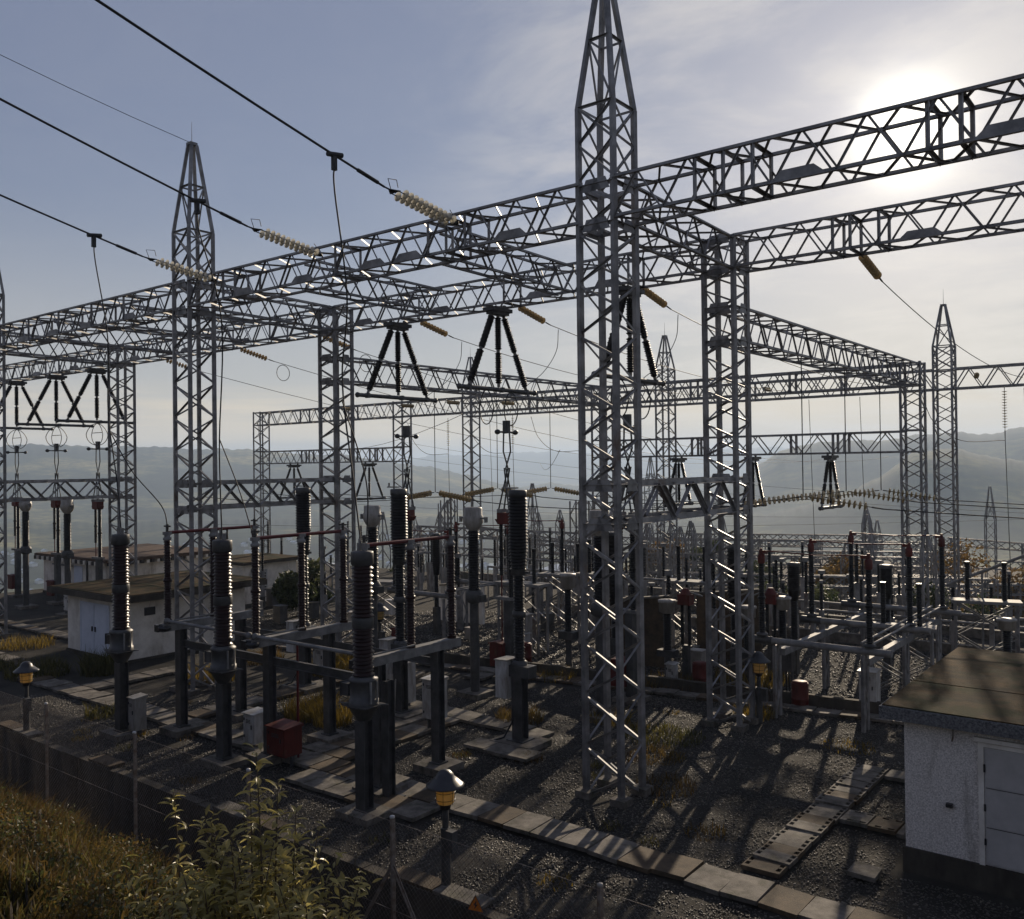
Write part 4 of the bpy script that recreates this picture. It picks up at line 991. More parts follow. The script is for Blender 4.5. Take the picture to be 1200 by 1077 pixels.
# ------------------------------------------------------------------ lamps
t = root('jar_lamp', '', 'lamp', (0, 0, 0), 0, 'hooded jar lamps of the yard')
part('post', MB().tube([(0, 0, 0), (0, 0, 1.15)], .10, 12).tube([(0, 0, 1.15), (0, 0, 1.5)], .065, 10).mesh('post', 'paint'), t)
part('junction_box', MB().cbox((.2, -.05, .95), (.18, .16, .4)).mesh('junction_box', 'paint'), t)
part('collar', MB().lathe([(.05, 1.5), (.10, 1.52), (.12, 1.60), (.16, 1.63)], 14).mesh('collar', 'black'), t)
part('jar', MB().lathe([(.15, 1.63), (.175, 1.66), (.175, 1.77), (.18, 1.78), (.185, 1.91), (.20, 1.98)], 20).mesh('jar', 'lampjar'), t)
cg = MB()
for q in range(6): cg.tube([(.195*math.cos(q*PI/3), .195*math.sin(q*PI/3), 1.63), (.205*math.cos(q*PI/3), .205*math.sin(q*PI/3), 1.98)], .006, 4)
for z in (1.72, 1.86): cg.tube([(.20*math.cos(q*PI/9), .20*math.sin(q*PI/9), z) for q in range(18)], .006, 4, closed=True)
part('guard', cg.mesh('guard', 'black'), t)
part('hood', MB().lathe([(.375, 1.975), (.38, 1.99), (.34, 2.02), (.25, 2.10), (.19, 2.14), (.17, 2.20), (.10, 2.27), (.03, 2.29)], 24).mesh('hood', 'black'), t)
t.location = (-12.04, 13.12, .06); t['label'] = 'hooded jar lamp nearest the camera, at the bottom centre'
for loc, l in (((-29.9, 12.98, 0), 'hooded jar lamp on the wall edge at the far left'), ((-26.6, 25.2, .6), 'hooded jar lamp seen right above the nearest transformer'), ((-11.6, 27.5, 0), 'hooded jar lamp under the end of the right hand disconnector tube')):
    clone(t, loc, l)

# ------------------------------------------------------------------ retaining wall and slabs
mb = MB(); xs = np.linspace(-60, 12, 73)
for k in range(72):
    mb.box(xs[k], xs[k+1]-.006, 12.72, 12.98, -1.9, .03+.012*math.sin(k*2.3))
w = structure('retaining_wall', mb.mesh('retaining_wall', 'wall'))
random.seed(21)
for k in range(30):
    x = -45+1.22*k
    if k % 5 not in (1, 2) or random.random() < .2: continue
    part('coping_slab', MB().box(0, 1.18, -.16, .30, 0, .06).mesh('coping_slab', 'stained' if k % 3 else 'concrete'), w, mtx=Matrix.Translation((x, 12.9, .05)) @ Matrix.Rotation(random.uniform(-.03, .03), 4, 'Z'))

SL = {}
def slab_mesh(l, w_, m, slots=False):
    key = (round(l, 2), round(w_, 2), m, slots)
    if key not in SL:
        mb = MB()
        if slots:                             # a plank with notches along both edges
            e = .09; g = .10
            mb.box(.01, l-.01, e+.03, w_-e-.03, 0, .09)
            for y0, y1 in ((0, e*.34), (w_-e*.34, w_)): mb.box(.01, l-.01, y0, y1, 0, .09)
            for y0, y1 in ((e*.34, e+.03), (w_-e-.03, w_-e*.34)):
                mb.box(.01, l*.24, y0, y1, 0, .09).box(l*.24+g*1.4, l*.70, y0, y1, 0, .09).box(l*.70+g*1.4, l-.01, y0, y1, 0, .09)
        else: mb.box(.012, l-.012, .0, w_, 0, .09)
        SL[key] = mb.mesh('slab', m)
    return SL[key]


def slab_path(name, p0, ang, n, l, w_, slots=False, z=.045, skip=()):
    """row of cover slabs laid along direction ang from p0"""
    t = structure(name, None); t.location = (*p0, z); t.rotation_euler = (0, 0, ang)
    for k in range(n):
        if k in skip: continue
        m = 'stained' if random.random() < .33 else 'concrete'
        part('slab', slab_mesh(l, w_, m, slots), t, mtx=Matrix.Translation((k*l, random.uniform(-.025, .025), random.uniform(-.022, .016))) @ Euler((random.uniform(-.025, .025), random.uniform(-.03, .03), random.uniform(-.022, .022))).to_matrix().to_4x4())
    # low kerbs of the cable trench below the slabs
    return t


slab_path('path', (-38, 16.0), 0, 45, .76, .92)
slab_path('path', (-6.95, 17.35), PI/2, 16, .48, .80, True)
slab_path('path', (-6.9, 20.8), 0, 3, .62, .72, True)
slab_path('path', (-6.9, 24.35), 0, 3, .66, .62)
slab_path('path', (-23.4, 22.1), -.04, 10, .72, .85)
slab_path('path', (-19.4, 16.98), PI/2, 7, .74, .90)
slab_path('path', (-20.4, 16.98), PI/2+.02, 7, .74, .90)
slab_path('path', (-19.6, 15.02), 0, 6, .80, .92)
slab_path('path', (-17.6, 19.95), -.02, 3, .8, .8)
slab_path('path', (-26.6, 16.98), PI/2, 12, .74, .9)
slab_path('path', (-33.4, 17.0), PI/2, 5, .8, 1.1)
slab_path('path', (-52, 17.2), 0, 18, .8, .7)
slab_path('path', (-56, 21.3), 0, 17, .8, .7)
slab_path('path', (-5.9, 18.2), 0, 1, .55, .55, z=.08)
for k, (x, y) in enumerate(((-21.3, 28.2), (-22.9, 27.0), (-19.6, 28.6), (-25.3, 25.6), (-16.3, 25.8), (-12.9, 27.7))):
    t = structure('manhole', None); t.location = (x, y, 0); t.rotation_euler = (0, 0, .1*k)
    part('slab', slab_mesh(.9, .9, 'concrete' if k % 2 else 'stained'), t, loc=(-.45, -.45, .04))
# kerb and slabs along the back edge of the front yard
ka = math.atan2(29.75-27.75, -7.5+22.0); kp = Vector((-48, 27.75-26*math.tan(ka)*.9, 0))
kd = Vector((math.cos(ka), math.sin(ka), 0)); kp = Vector((-22.0, 27.75, 0))-kd*22
t = structure('kerb', None); t.location = kp+Vector((-.17, 1.0, 0)); t.rotation_euler = (0, 0, ka)
for k in range(30): part('kerb_stone', MB().box(.005, 1.59, 0, .22, -.1, .40+.01*(k % 3)).mesh('kerb_stone', 'wall'), t, loc=(k*1.6, 0, 0))
slab_path('path', (kp.x, kp.y, ), ka, 58, .8, .62)

# ------------------------------------------------------------------ gravel stones
rng = np.random.default_rng(11)
def on_slab(x, y):
    m = (y > 15.95) & (y < 16.97) & (x > -38) & (x < -3.8)
    m |= (x > -7.8) & (x < -6.9) & (y > 17.3) & (y < 25.1)
    m |= (x > -7) & (x < -5) & (((y > 20.7) & (y < 21.6)) | ((y > 24.3) & (y < 25.05)))
    m |= (x > -21.4) & (x < -19.35) & (y > 16.9) & (y < 22.2)
    m |= (x > -23.5) & (x < -16.1) & (y > 21.9) & (y < 23.0)
    m |= (x > -19.7) & (x < -14.7) & (y > 14.95) & (y < 16)
    m |= (x > -27.6) & (x < -26.5) & (y > 16.9) & (y < 25.9)
    m |= (x > -5.3) & (y > 18.9)
    return m
n = 150000
u = rng.random(n); d = 13.5+20*u**0.8
px = rng.uniform(-0.55, 0.60, n)
x = d*(FWD[0]+px*RGT[0]*1.0); y = d*(FWD[1]+px*RGT[1]*1.0)
ok = (y > 13.05) & (y < 27.75+(x+22)*.138+.2) & ~on_slab(x, y)
# thin patches: leave bare soil where a slow noise is low
pt = np.sin(x*.9+1.3*np.sin(y*.7))+np.sin(y*1.1+x*.4); ok &= (pt > -1.9) | (rng.random(n) < .5)
x, y = x[ok], y[ok]
n2 = 60000; d2 = rng.uniform(26, 52, n2); p2 = rng.uniform(-.58, .5, n2)        # coarser stones of the rear yard
x2, y2 = d2*(FWD[0]+p2*RGT[0]), d2*(FWD[1]+p2*RGT[1]); k2 = (y2 > 29.5) & (y2 < 50) & (x2 > -52)
n1 = len(x); x, y = np.concatenate([x, x2[k2]]), np.concatenate([y, y2[k2]]); n = len(x)
base = np.array([(1, 0, 0), (0, 1, 0), (-1, 0, 0), (0, -1, 0), (0, 0, .75), (0, 0, -.6)])
tri = np.array([(0, 1, 4), (1, 2, 4), (2, 3, 4), (3, 0, 4), (1, 0, 5), (2, 1, 5), (3, 2, 5), (0, 3, 5)])
sz = rng.uniform(.012, .030, n)*np.where(rng.random(n) < .03, 1.6, 1.0)*np.where(np.arange(n) < n1, 1.0, 2.0)
an = rng.uniform(0, 2*PI, n); st = rng.uniform(.65, 1.25, n)
vx = base[:, 0]*st[:, None]; vy = np.broadcast_to(base[:, 1], vx.shape); tz = base[:, 2]+rng.uniform(-.25, .25, (n, 6))
c, s_ = np.cos(an)[:, None], np.sin(an)[:, None]
tilt = rng.uniform(-.5, .5, n)[:, None]
X = (vx*c-vy*s_)*sz[:, None]+x[:, None]; Y = (vx*s_+vy*c)*sz[:, None]+y[:, None]; Z = (tz*.8+vx*tilt)*sz[:, None]+sz[:, None]*.35
me = from_numpy('gravel', np.stack([X, Y, Z], -1).reshape(-1, 3), (tri[None]+6*np.arange(n)[:, None, None]).reshape(-1, 3), 'pebble')
structure('gravel', me, 'stuff')


# ------------------------------------------------------------------ huts
def hut(name, label, x0, x1, y0, y1, h, plinth, wall, roofm, over=.42, lip=.26, edge='slabedge'):
    t = root(name, label, 'hut', (x0, y0, 0), 0)
    X, Y = x1-x0, y1-y0
    part('plinth', MB().box(-.05, X+.05, -.06, Y+.05, -.3, plinth).mesh('plinth', 'wall'), t)
    wl = part('wall', MB().box(0, X, 0, Y, plinth, h).mesh('wall', wall), t)
    rf = part('roof', MB().box(-over, X+over, -over*.8, Y+over, h, h+lip).mesh('roof', edge), t)
    part('roof_felt', MB().prism([(-over*.8+.06, h+lip+.003), (Y+over-.06, h+lip+.003), (Y+over-.06, h+lip+.05), (Y*.5, h+lip+.06), (-over*.8+.06, h+lip+.03)], 0, -over+.05, X+over-.05).mesh('roof_felt', roofm), rf)
    for q in range(2, int(Y/1.05), 2): part('felt_seam', MB().box(-over+.06, X+over-.06, -.012, .012, 0, .008).mesh('felt_seam', roofm), rf, mtx=Matrix.Translation((0, q*1.05, h+lip+.031+.028*min(1, (q*1.05+.3)/(Y*.5))*(1 if q*1.05 < Y*.5 else max(.1, (Y-q*1.05)/(Y*.5))))))
    return t, wl, X, Y


t, wl, X, Y = hut('pebbledash_hut', 'pebbledash hut with a grey steel door, at the right edge in the foreground', -5.06, 1.2, 19.3, 25.6, 3.10, .50, 'dash', 'felt', .40, .25)
fr = part('door_frame', MB().box(1.36, 1.46, -.05, -.003, .50, 2.86).box(3.3, 3.4, -.05, -.003, .50, 2.86).box(1.46, 3.3, -.05, -.003, 2.78, 2.86).mesh('door_frame', 'plaster'), wl)
d1 = part('door', MB().box(1.47, 2.37, -.035, -.004, .52, 2.77).box(1.50, 2.34, -.045, -.036, .55, 1.22).box(1.50, 2.34, -.045, -.036, 1.26, 1.98).box(1.50, 2.34, -.045, -.036, 2.02, 2.74).mesh('door', 'door'), t)
part('panel_groove', MB().box(1.49, 2.35, -.0475, -.046, 1.234, 1.246).box(1.49, 2.35, -.0475, -.046, 1.994, 2.006).mesh('panel_groove', 'paint'), d1)
part('handle', MB().cbox((2.25, -.07, 1.55), (.04, .05, .16)).mesh('handle', 'black'), d1)
part('hinge', MB().tube([(1.47, -.05, .9), (1.47, -.05, 1.02)], .02, 6).tube([(1.47, -.05, 2.3), (1.47, -.05, 2.45)], .02, 6).tube([(1.47, -.05, 1.55), (1.47, -.05, 1.68)], .02, 6).mesh('hinge', 'black'), d1)
part('door', MB().box(2.39, 3.29, -.035, -.004, .52, 2.77).box(2.42, 3.26, -.045, -.036, .55, 1.22).box(2.42, 3.26, -.045, -.036, 1.26, 1.98).box(2.42, 3.26, -.045, -.036, 2.02, 2.74).mesh('door', 'door'), t)
part('wall_bracket', MB().cbox((.84, -.05, 1.52), (.12, .1, .07)).mesh('wall_bracket', 'black'), wl)
part('drip_spout', MB().tube([(.92, -.04, 3.09), (.92, -.06, 2.86), (.92, -.14, 2.82)], .018, 6).mesh('drip_spout', 'rust'), wl)
part('lintel_shade', MB().box(1.30, 3.46, -.10, -.003, 2.88, 2.96).mesh('lintel_shade', 'plaster'), wl)


def leaf_cloud(n, blobs, size, mat, name, droop=.3, seed=0, long_=1.0):
    """n small leaf quads scattered through overlapping blobs (x, y, z, rx, ry, rz)"""
    r = np.random.default_rng(seed); B = np.array(blobs, float); wts = (B[:, 3]*B[:, 4]*B[:, 5]); k = r.choice(len(B), n, p=wts/wts.sum())
    v = r.normal(size=(n, 3)); v /= np.linalg.norm(v, axis=1)[:, None]; v *= r.random(n)[:, None]**.45
    c = B[k, :3]+v*B[k, 3:]
    a = r.normal(size=(n, 3)); a[:, 2] -= droop; a /= np.linalg.norm(a, axis=1)[:, None]
    b = np.cross(a, r.normal(size=(n, 3))); b /= np.linalg.norm(b, axis=1)[:, None]
    s = size*r.uniform(.6, 1.35, n)[:, None]
    P = np.stack([c-a*s*long_*.5, c+b*s*.28, c+a*s*long_*.6, c-b*s*.28], 1)
    return from_numpy(name, P.reshape(-1, 3), np.arange(4*n).reshape(-1, 4), mat)


t, wl, X, Y = hut('transformer_hut', 'white hut with double doors and a flat brown roof, at the left', -42.2, -37.12, 20.2, 26.3, 2.72, .12, 'plaster', 'felt', .75, .26, 'wall')
part('door_frame', MB().box(1.25, 1.32, -.05, -.003, .12, 2.4).box(3.75, 3.82, -.05, -.003, .12, 2.4).box(1.32, 3.75, -.05, -.003, 2.33, 2.4).mesh('door_frame', 'doorblue'), wl)
for a_, e_ in ((1.34, 2.52), (2.55, 3.73)):
    d1 = part('door', MB().box(a_, e_, -.04, -.004, .14, 2.32).box(a_+.06, e_-.06, -.05, -.041, .2, 2.26).mesh('door', 'doorblue'), t)
    part('handle', MB().cbox(((e_-.12) if a_ < 2 else a_+.12, -.08, 1.25), (.06, .05, .22)).mesh('handle', 'black'), d1)
part('wall_vent', MB().box(X+.003, X+.05, .9, 1.4, 1.95, 2.3).mesh('wall_vent', 'black'), wl)
part('gutter', MB().box(X+.003, X+.10, .3, Y-.2, 2.58, 2.70).mesh('gutter', 'alu'), wl)
t, wl, X, Y = hut('red_roofed_house', 'long building with a red roof and notched eaves behind the white hut', -64, -55.2, 29.0, 36.5, 2.55, .15, 'plaster', 'rooftile', .5, .16, 'rooftile')
for q in range(26): part('eaves_block', MB().box(0, .2, -.16, .1, 0, .24).mesh('eaves_block', 'plaster' if q % 2 else 'black'), wl, mtx=Matrix.Translation((-.3+q*.36, -.36, 2.34)))
for q in range(22): part('eaves_block', MB().box(-.1, .16, 0, .2, 0, .24).mesh('eaves_block', 'plaster' if q % 2 else 'black'), wl, mtx=Matrix.Translation((X+.30, -.2+q*.36, 2.34)))
part('door', MB().box(4.4, 5.5, -.05, -.004, .15, 2.1).mesh('door', 'doorblue'), t)
part('downpipe', MB().tube([(6.2, -.08, .1), (6.2, -.08, 2.3)], .06, 8).mesh('downpipe', 'black'), t)
part('light_strip', MB().cbox((3.2, -.25, 2.1), (2.6, .12, .1)).mesh('light_strip', 'alu'), t)
# small house with shutters behind the white hut, and two tan transformer walls
t, wl, X, Y = hut('small_house', 'small pale house with a slatted window, behind the white hut', -50.6, -46.7, 33.0, 37, 2.5, .1, 'plaster', 'felt', .4, .15, 'wall')
wn = part('window', MB().box(X+.003, X+.06, .5, 1.7, .7, 2.1).mesh('window', 'white'), wl)
for q in range(7): part('louvre', MB().box(X+.061, X+.08, .6, 1.6, .8+q*.17, .89+q*.17).mesh('louvre', 'black'), wn)
for lab, x, y, w_, h in (('tan blast wall seen through the tallest tower', -20.5, 32.4, 2.9, 2.9), ('grey tan blast wall right of the gap between the two big towers', -17.8, 35.6, 2.8, 3.0), ('low pale shed behind the right disconnector', -33.5, 36.0, 3.0, 2.2)):
    t = root('blast_wall', lab, 'wall', (x, y, 0), .1, 'blast walls between the units')
    part('panel', MB().prism([(0, 0), (w_, 0), (w_, h), (0, h-.35)], 1, 0, .25).mesh('panel', 'plaster' if 'shed' in lab else 'stained'), t)
    part('coping', MB().prism([(-.05, h-.35), (w_+.05, h), (w_+.05, h+.08), (-.05, h-.27)], 1, -.05, .3).mesh('coping', 'concrete'), t)


# ------------------------------------------------------------------ fence in the foreground
for k, x in enumerate((-17.39, -14.24, -11.11, -8.15, -5.09)):
    zg = 1.6
    t = root('fence_post', ('leftmost thin rusty fence post', 'second rusty fence post from the left, in front of the dark wall', 'thin fence post behind the tall leafy shrub', 'fence post with two slanting stays at the bottom', 'rightmost fence post, only its pale tip in view')[k], 'fence post', (x, 7.9, zg), 0, 'posts of the wire fence')
    part('shaft', MB().angle((0, 0, -.3), (0, 0, 2.34), .05, .012).mesh('shaft', 'rust'), t)
    part('cap', MB().lathe([(.026, 2.33), (.032, 2.335), (.032, 2.36), (.012, 2.37)], 10).mesh('cap', 'white'), t)
    if k == 3:
        for s in (-1, 1): part('stay', MB().angle((0, 0, 1.75), (s*1.25, 0, -.2), .035, .01).mesh('stay', 'rust'), t)
v = []; 
def strand(a, c, r=.0016):
    a = np.array(a); c = np.array(c); d = c-a; p = np.array((d[2], 0, -d[0])); p = p/np.linalg.norm(p)*r; q = np.array((0, r, 0))
    return [a+p, a-p*.5+q*.9, a-p*.5-q*.9, c+p, c-p*.5+q*.9, c-p*.5-q*.9]
pts = []
xa, xb, za, zc = -20.4, -2.5, 1.7, 3.9
h_ = zc-za
for x in np.arange(xa-h_, xb, .075):
    for sgn in (1, -1):
        x0, x1 = (x, x+h_) if sgn > 0 else (x+h_, x)
        pts += strand((x0, 7.885, za), (x1, 7.885, zc))
P = np.array(pts); m = len(P)//6
f = np.array([(0, 1, 4, 3), (1, 2, 5, 4), (2, 0, 3, 5)])
t = root('wire_fence', 'rusty chain link mesh between the thin fence posts in the foreground', 'fence', (0, 0, 0))
part('mesh_wires', from_numpy('mesh_wires', P, (f[None]+6*np.arange(m)[:, None, None]).reshape(-1, 4), 'rust'), t, kind='stuff')
part('tension_wire', MB().tube([(xa, 7.885, zc), (xb, 7.885, zc)], .003, 5).tube([(xa, 7.885, 2.8), (xb, 7.885, 2.8)], .003, 5).mesh('tension_wire', 'rust'), t)
t = root('warning_sign', 'small orange triangular warning sign on the wall edge at the bottom centre', 'sign', (-10.85, 12.62, .12), .25)
part('plate', MB().prism([(-.16, 0), (.16, 0), (0, .28)], 1, -.004, .004).mesh('plate', 'orange'), t)
part('border', MB().tube([(-.17, -.008, -.006), (.17, -.008, -.006), (0, -.008, .29)], .012, 4, closed=True).mesh('border', 'black'), t)
part('bolt_symbol', MB().prism([(.02, .20), (-.045, .10), (-.005, .105), (-.03, .03), (.045, .125), (.005, .12)], 1, -.012, -.006).mesh('bolt_symbol', 'black'), t)


# ------------------------------------------------------------------ plants
def blades(n, area, hgt, wid, mat, name, seed, zf, bend=.35):
    r = np.random.default_rng(seed)
    x = r.uniform(area[0], area[1], n); y = r.uniform(area[2], area[3], n); z = zf(x, y)
    ok = z > -5; x, y, z = x[ok], y[ok], z[ok]; n = len(x)
    clump = .5+.5*np.sin(x*1.9+np.sin(y*2.3))*np.sin(y*2.1+1.1*np.sin(x*1.4))
    h = hgt*r.uniform(.35, 1.0, n)*(.45+.9*clump); an = r.uniform(0, 2*PI, n); be = r.normal(0, bend, (n, 2))*h[:, None]
    w_ = wid*r.uniform(.6, 1.4, n)
    ax = np.cos(an)*w_; ay = np.sin(an)*w_
    p0 = np.stack([x-ax, y-ay, z-.03], 1); p1 = np.stack([x+ax, y+ay, z-.03], 1)
    m = np.stack([x+be[:, 0]*.4, y+be[:, 1]*.4, z+h*.6], 1); a2 = np.stack([ax*.8, ay*.8, 0*ax], 1)
    tip = np.stack([x+be[:, 0], y+be[:, 1], z+h], 1)
    V = np.stack([p0, p1, m+a2, m-a2, tip], 1).reshape(-1, 3)
    q = np.array([(0, 1, 2), (0, 2, 3), (3, 2, 4)])
    return from_numpy(name, V, (q[None]+5*np.arange(n)[:, None, None]).reshape(-1, 3), mat)


zt = lambda x, y: terrain_z(x, y)
def zt_left(x, y):
    z = terrain_z(x, y); return np.where((y < 9.4+.5*np.sin(x)), z, -9)
structure('grass', blades(46000, (-19, -2, 2.2, 9.8), .34, .009, 'grass', 'grass', 1, zt_left), 'stuff')
structure('heather', blades(26000, (-19, -5.5, 2.5, 9.6), .42, .010, 'heather', 'heather', 2, zt_left, .5), 'stuff')
rr = np.random.default_rng(8)
bl = []
for q in range(420):
    x = rr.uniform(-18, -2.5); y = rr.uniform(2.4, 9.3)
    z = float(terrain_z(np.array([x]), np.array([y]))[0]); s = rr.uniform(.12, .42)
    bl.append((x, y, z+s*.5, s, s, s*.75))
structure('ground_cover', leaf_cloud(42000, bl, .046, 'leafdark', 'ground_cover', seed=9), 'stuff')
bl = [b_ for q, b_ in enumerate(bl) if q % 3 == 0 and b_[0] < -7]
structure('bramble', leaf_cloud(15000, [(b_[0]+.1, b_[1]-.1, b_[2]+.12, b_[3], b_[4], b_[5]) for b_ in bl], .045, 'heather', 'bramble', seed=19), 'stuff')

# tall leafy shrub: stems, the larger leaves one by one, the rest as one mass
LEAF = MB(); LW = [0, .10, .145, .13, .07, 0]
vs = []; 
for q, w_ in enumerate(LW):
    yq = q/5; zq = .16*math.sin(yq*2.4)-.10*yq
    vs += [(-w_, yq, zq+.05*(w_ > 0)), (0, yq, zq), (w_, yq, zq+.05*(w_ > 0))]
LEAF.add(vs, [(3*q+k, 3*q+k+1, 3*q+k+4, 3*q+k+3) for q in range(5) for k in (0, 1)], True)
LEAF = LEAF.mesh('leaf', 'leaf')
random.seed(5)
t = root('leafy_shrub', 'tall leafy shrub with long sunlit leaves at the bottom left of centre', 'shrub', (-7.0, 4.95, 3.3))
stems = MB(); spots = []
SH = []                                              # foot offset, lean and height of each stem
for q in range(84):
    a = random.uniform(0, 2*PI); r0 = math.sqrt(random.random())
    SH.append((Vector((r0*1.08*math.cos(a), r0*.9*math.sin(a), 0)), Vector((random.uniform(-.3, .3), random.uniform(-.3, .3), 0)), random.uniform(1.0, 1.55)*(1.22-.35*r0)))
for (x_, y_, H) in ((.12, .1, 2.42), (-.12, .15, 2.05), (-.55, -.3, 2.05), (.3, .25, 1.9), (-.42, -.1, 1.8), (.0, .3, 2.1)):
    SH.append((Vector((x_, y_, 0)), Vector((random.uniform(-.1, .1), random.uniform(-.1, .1), 0)), H))
for q, (b0, dx, H) in enumerate(SH):
    pts = [b0+dx*(u*u)+Vector((0, 0, H*u)) for u in (0, .25, .5, .75, 1)]
    stems.tube(pts, [.013, .011, .009, .007, .004], 5)
    k = int(H*19)
    for w_ in range(k+1):
        u = .15+.85*w_/k; p = b0+dx*(u*u)+Vector((0, 0, H*u)); spots.append((p, w_*2.4+q, .62+.42*(1-u)))
for q in range(14):                                  # bare dead twigs
    a = random.uniform(0, 2*PI); b0 = Vector((1.2*math.cos(a)*random.random(), .9*math.sin(a), 0)); e_ = b0+Vector((random.uniform(-.6, .6), random.uniform(-.4, .4), random.uniform(1.0, 1.75)))
    m_ = b0.lerp(e_, .6)+Vector((random.uniform(-.12, .12), 0, 0)); stems.tube([b0, m_, e_], [.009, .006, .002], 4); stems.tube([m_, m_+Vector((random.uniform(-.3, .3), random.uniform(-.2, .2), .3))], [.004, .0015], 4)
part('stem', stems.mesh('stem', 'stem'), t)
random.shuffle(spots)
cv_ = Vector((7.0, -4.95, 5.0))
spots.sort(key=lambda s: (s[0]-cv_).length-s[0].z*.5)
for k, (p, a, s) in enumerate(spots[:290]):
    L = .22*s*random.choice((.55, .8, 1.0, 1.0, 1.3))*random.uniform(.85, 1.15)
    part('leaf', LEAF, t, mtx=Matrix.Translation(p) @ Euler((random.uniform(-.5, .65), random.uniform(-.5, .5), a)).to_matrix().to_4x4() @ Matrix.Scale(L, 4))
lv = np.array([v.co for v in LEAF.vertices]); lf = [tuple(p.vertices) for p in LEAF.polygons]
mv = []; mf = []
for k, (p, a, s) in enumerate(spots[290:]+spots):
    m = Matrix.Translation(p+Vector((random.uniform(-.06, .06), random.uniform(-.06, .06), random.uniform(-.06, .06)))) @ Euler((random.uniform(-.7, .65), random.uniform(-.6, .6), a+random.uniform(-1, 1))).to_matrix().to_4x4() @ Matrix.Scale(.21*s*random.uniform(.6, 1.2), 4)
    mm = np.array(m); mf += [tuple(i+len(mv)*len(lv) for i in f_) for f_ in lf]; mv.append(lv @ mm[:3, :3].T+mm[:3, 3])
part('foliage', from_numpy('foliage', np.concatenate(mv), np.array(mf), 'leaf'), t, kind='stuff')

# weeds in the gravel
flat = lambda x, y: np.zeros_like(x)
def tuft(label, x, y, r, h, n, mat, seed, cat='weed'):
    rg = np.random.default_rng(seed); me = blades(n, (-r, r, -r, r), h, .012, mat, 'weed_tuft', seed, lambda a, b: np.where(np.hypot(a, b) < r*rg.uniform(.5, 1, len(a)), 0, -9), .4)
    return solo('weed_tuft', me, label, cat, (x, y, 0), 0, 'weeds growing in the gravel')
TW = [(-28.6, 24.6, 1.6, .8, 2600, 'weed', 'bright yellow weeds behind the middle disconnector'), (-24.3, 19.6, 1.1, .7, 1500, 'weed', 'yellow weeds between the middle disconnector posts'), (-22.9, 19.4, .8, .6, 900, 'weed', 'low yellow tuft behind the red drive box'),
      (-18.2, 23.2, 1.0, .4, 900, 'heather', 'reddish weeds right of the circuit breaker by the tallest tower'), (-13.6, 24.4, 1.5, .22, 1300, 'grass', 'green weeds between the feet of the two big towers'), (-13.0, 22.6, 1.2, .18, 1000, 'heather', 'brown weeds right of the foot of the tallest tower'),
      (-36.4, 18.6, .9, 1.0, 1600, 'grass', 'tall bushy weed in front of the white hut'), (-38.5, 17.0, 1.6, .7, 1800, 'grass', 'dark weeds by the left edge in front of the hut'), (-31.8, 20.7, 1.4, .6, 1400, 'weed', 'dry weeds at the foot of the left peaked tower'),
      (-33.2, 24.0, 1.4, .5, 1200, 'heather', 'brown weeds right of the white hut'), (-14.4, 32.6, 1.8, .6, 1500, 'weed', 'dry weeds behind the kerb between the two big towers'), (-12.3, 28.2, .9, .35, 600, 'weed', 'yellow weeds at the kerb behind the second big tower'),
      (-27.5, 15.0, .5, .5, 300, 'grass', 'thin weed at the foot of the leftmost transformer'), (-30.0, 15.6, .9, .45, 500, 'grass', 'dry stalks beside the left jar lamp'), (-9.2, 18.5, .6, .2, 200, 'heather', 'low brown weeds in the gravel left of the slotted path'),
      (-10.6, 14.6, .5, .12, 160, 'weed', 'small weed in the gravel by the warning sign'), (-15.7, 24.8, .8, .45, 500, 'weed', 'yellow weeds left of the tallest tower foot'), (-8.7, 26.6, 1.0, .12, 400, 'weed', 'thin dry weeds below the dark kerb on the right'),
      (-11.4, 20.6, 1.0, .22, 500, 'heather', 'brown weeds at the right foot of the tallest tower'), (-20.5, 28.6, 1.0, .4, 600, 'weed', 'yellow weeds by the square cover left of the tallest tower'), (-16.6, 30.2, 1.6, .5, 1200, 'heather', 'rusty weeds behind the kerb left of the gap'),
      (-41.2, 16.0, 1.3, .6, 900, 'grass', 'weeds along the left edge path'), (-48.5, 17.6, 1.8, .5, 900, 'grass', 'weeds beyond the left edge path'), (-45, 19.5, 1.5, .5, 900, 'weed', 'dry weeds left of the white hut')]
for k, (x, y, r, h, n, m, l) in enumerate(TW): tuft(l, x, y, r, h, n, m, 40+k)


rg3 = random.Random(31); k = 0
while k < 26:
    x, y = rg3.uniform(-30, -6), rg3.uniform(13.4, 27)
    if on_slab(np.array([x]), np.array([y]))[0] or x*FWD[0]+y*FWD[1] < 12: continue
    me = blades(rg3.randint(40, 130), (-.3, .3, -.3, .3), rg3.uniform(.1, .28), .008, rg3.choice(('weed', 'heather', 'grass')), 'weed_tuft', 300+k, lambda a, b: np.where(np.hypot(a, b) < .3, 0, -9), .6)
    solo('weed_tuft', me, 'small sparse weed tuft growing alone in the gravel', 'weed', (x, y, 0), 0, 'small weed tufts in the gravel'); k += 1


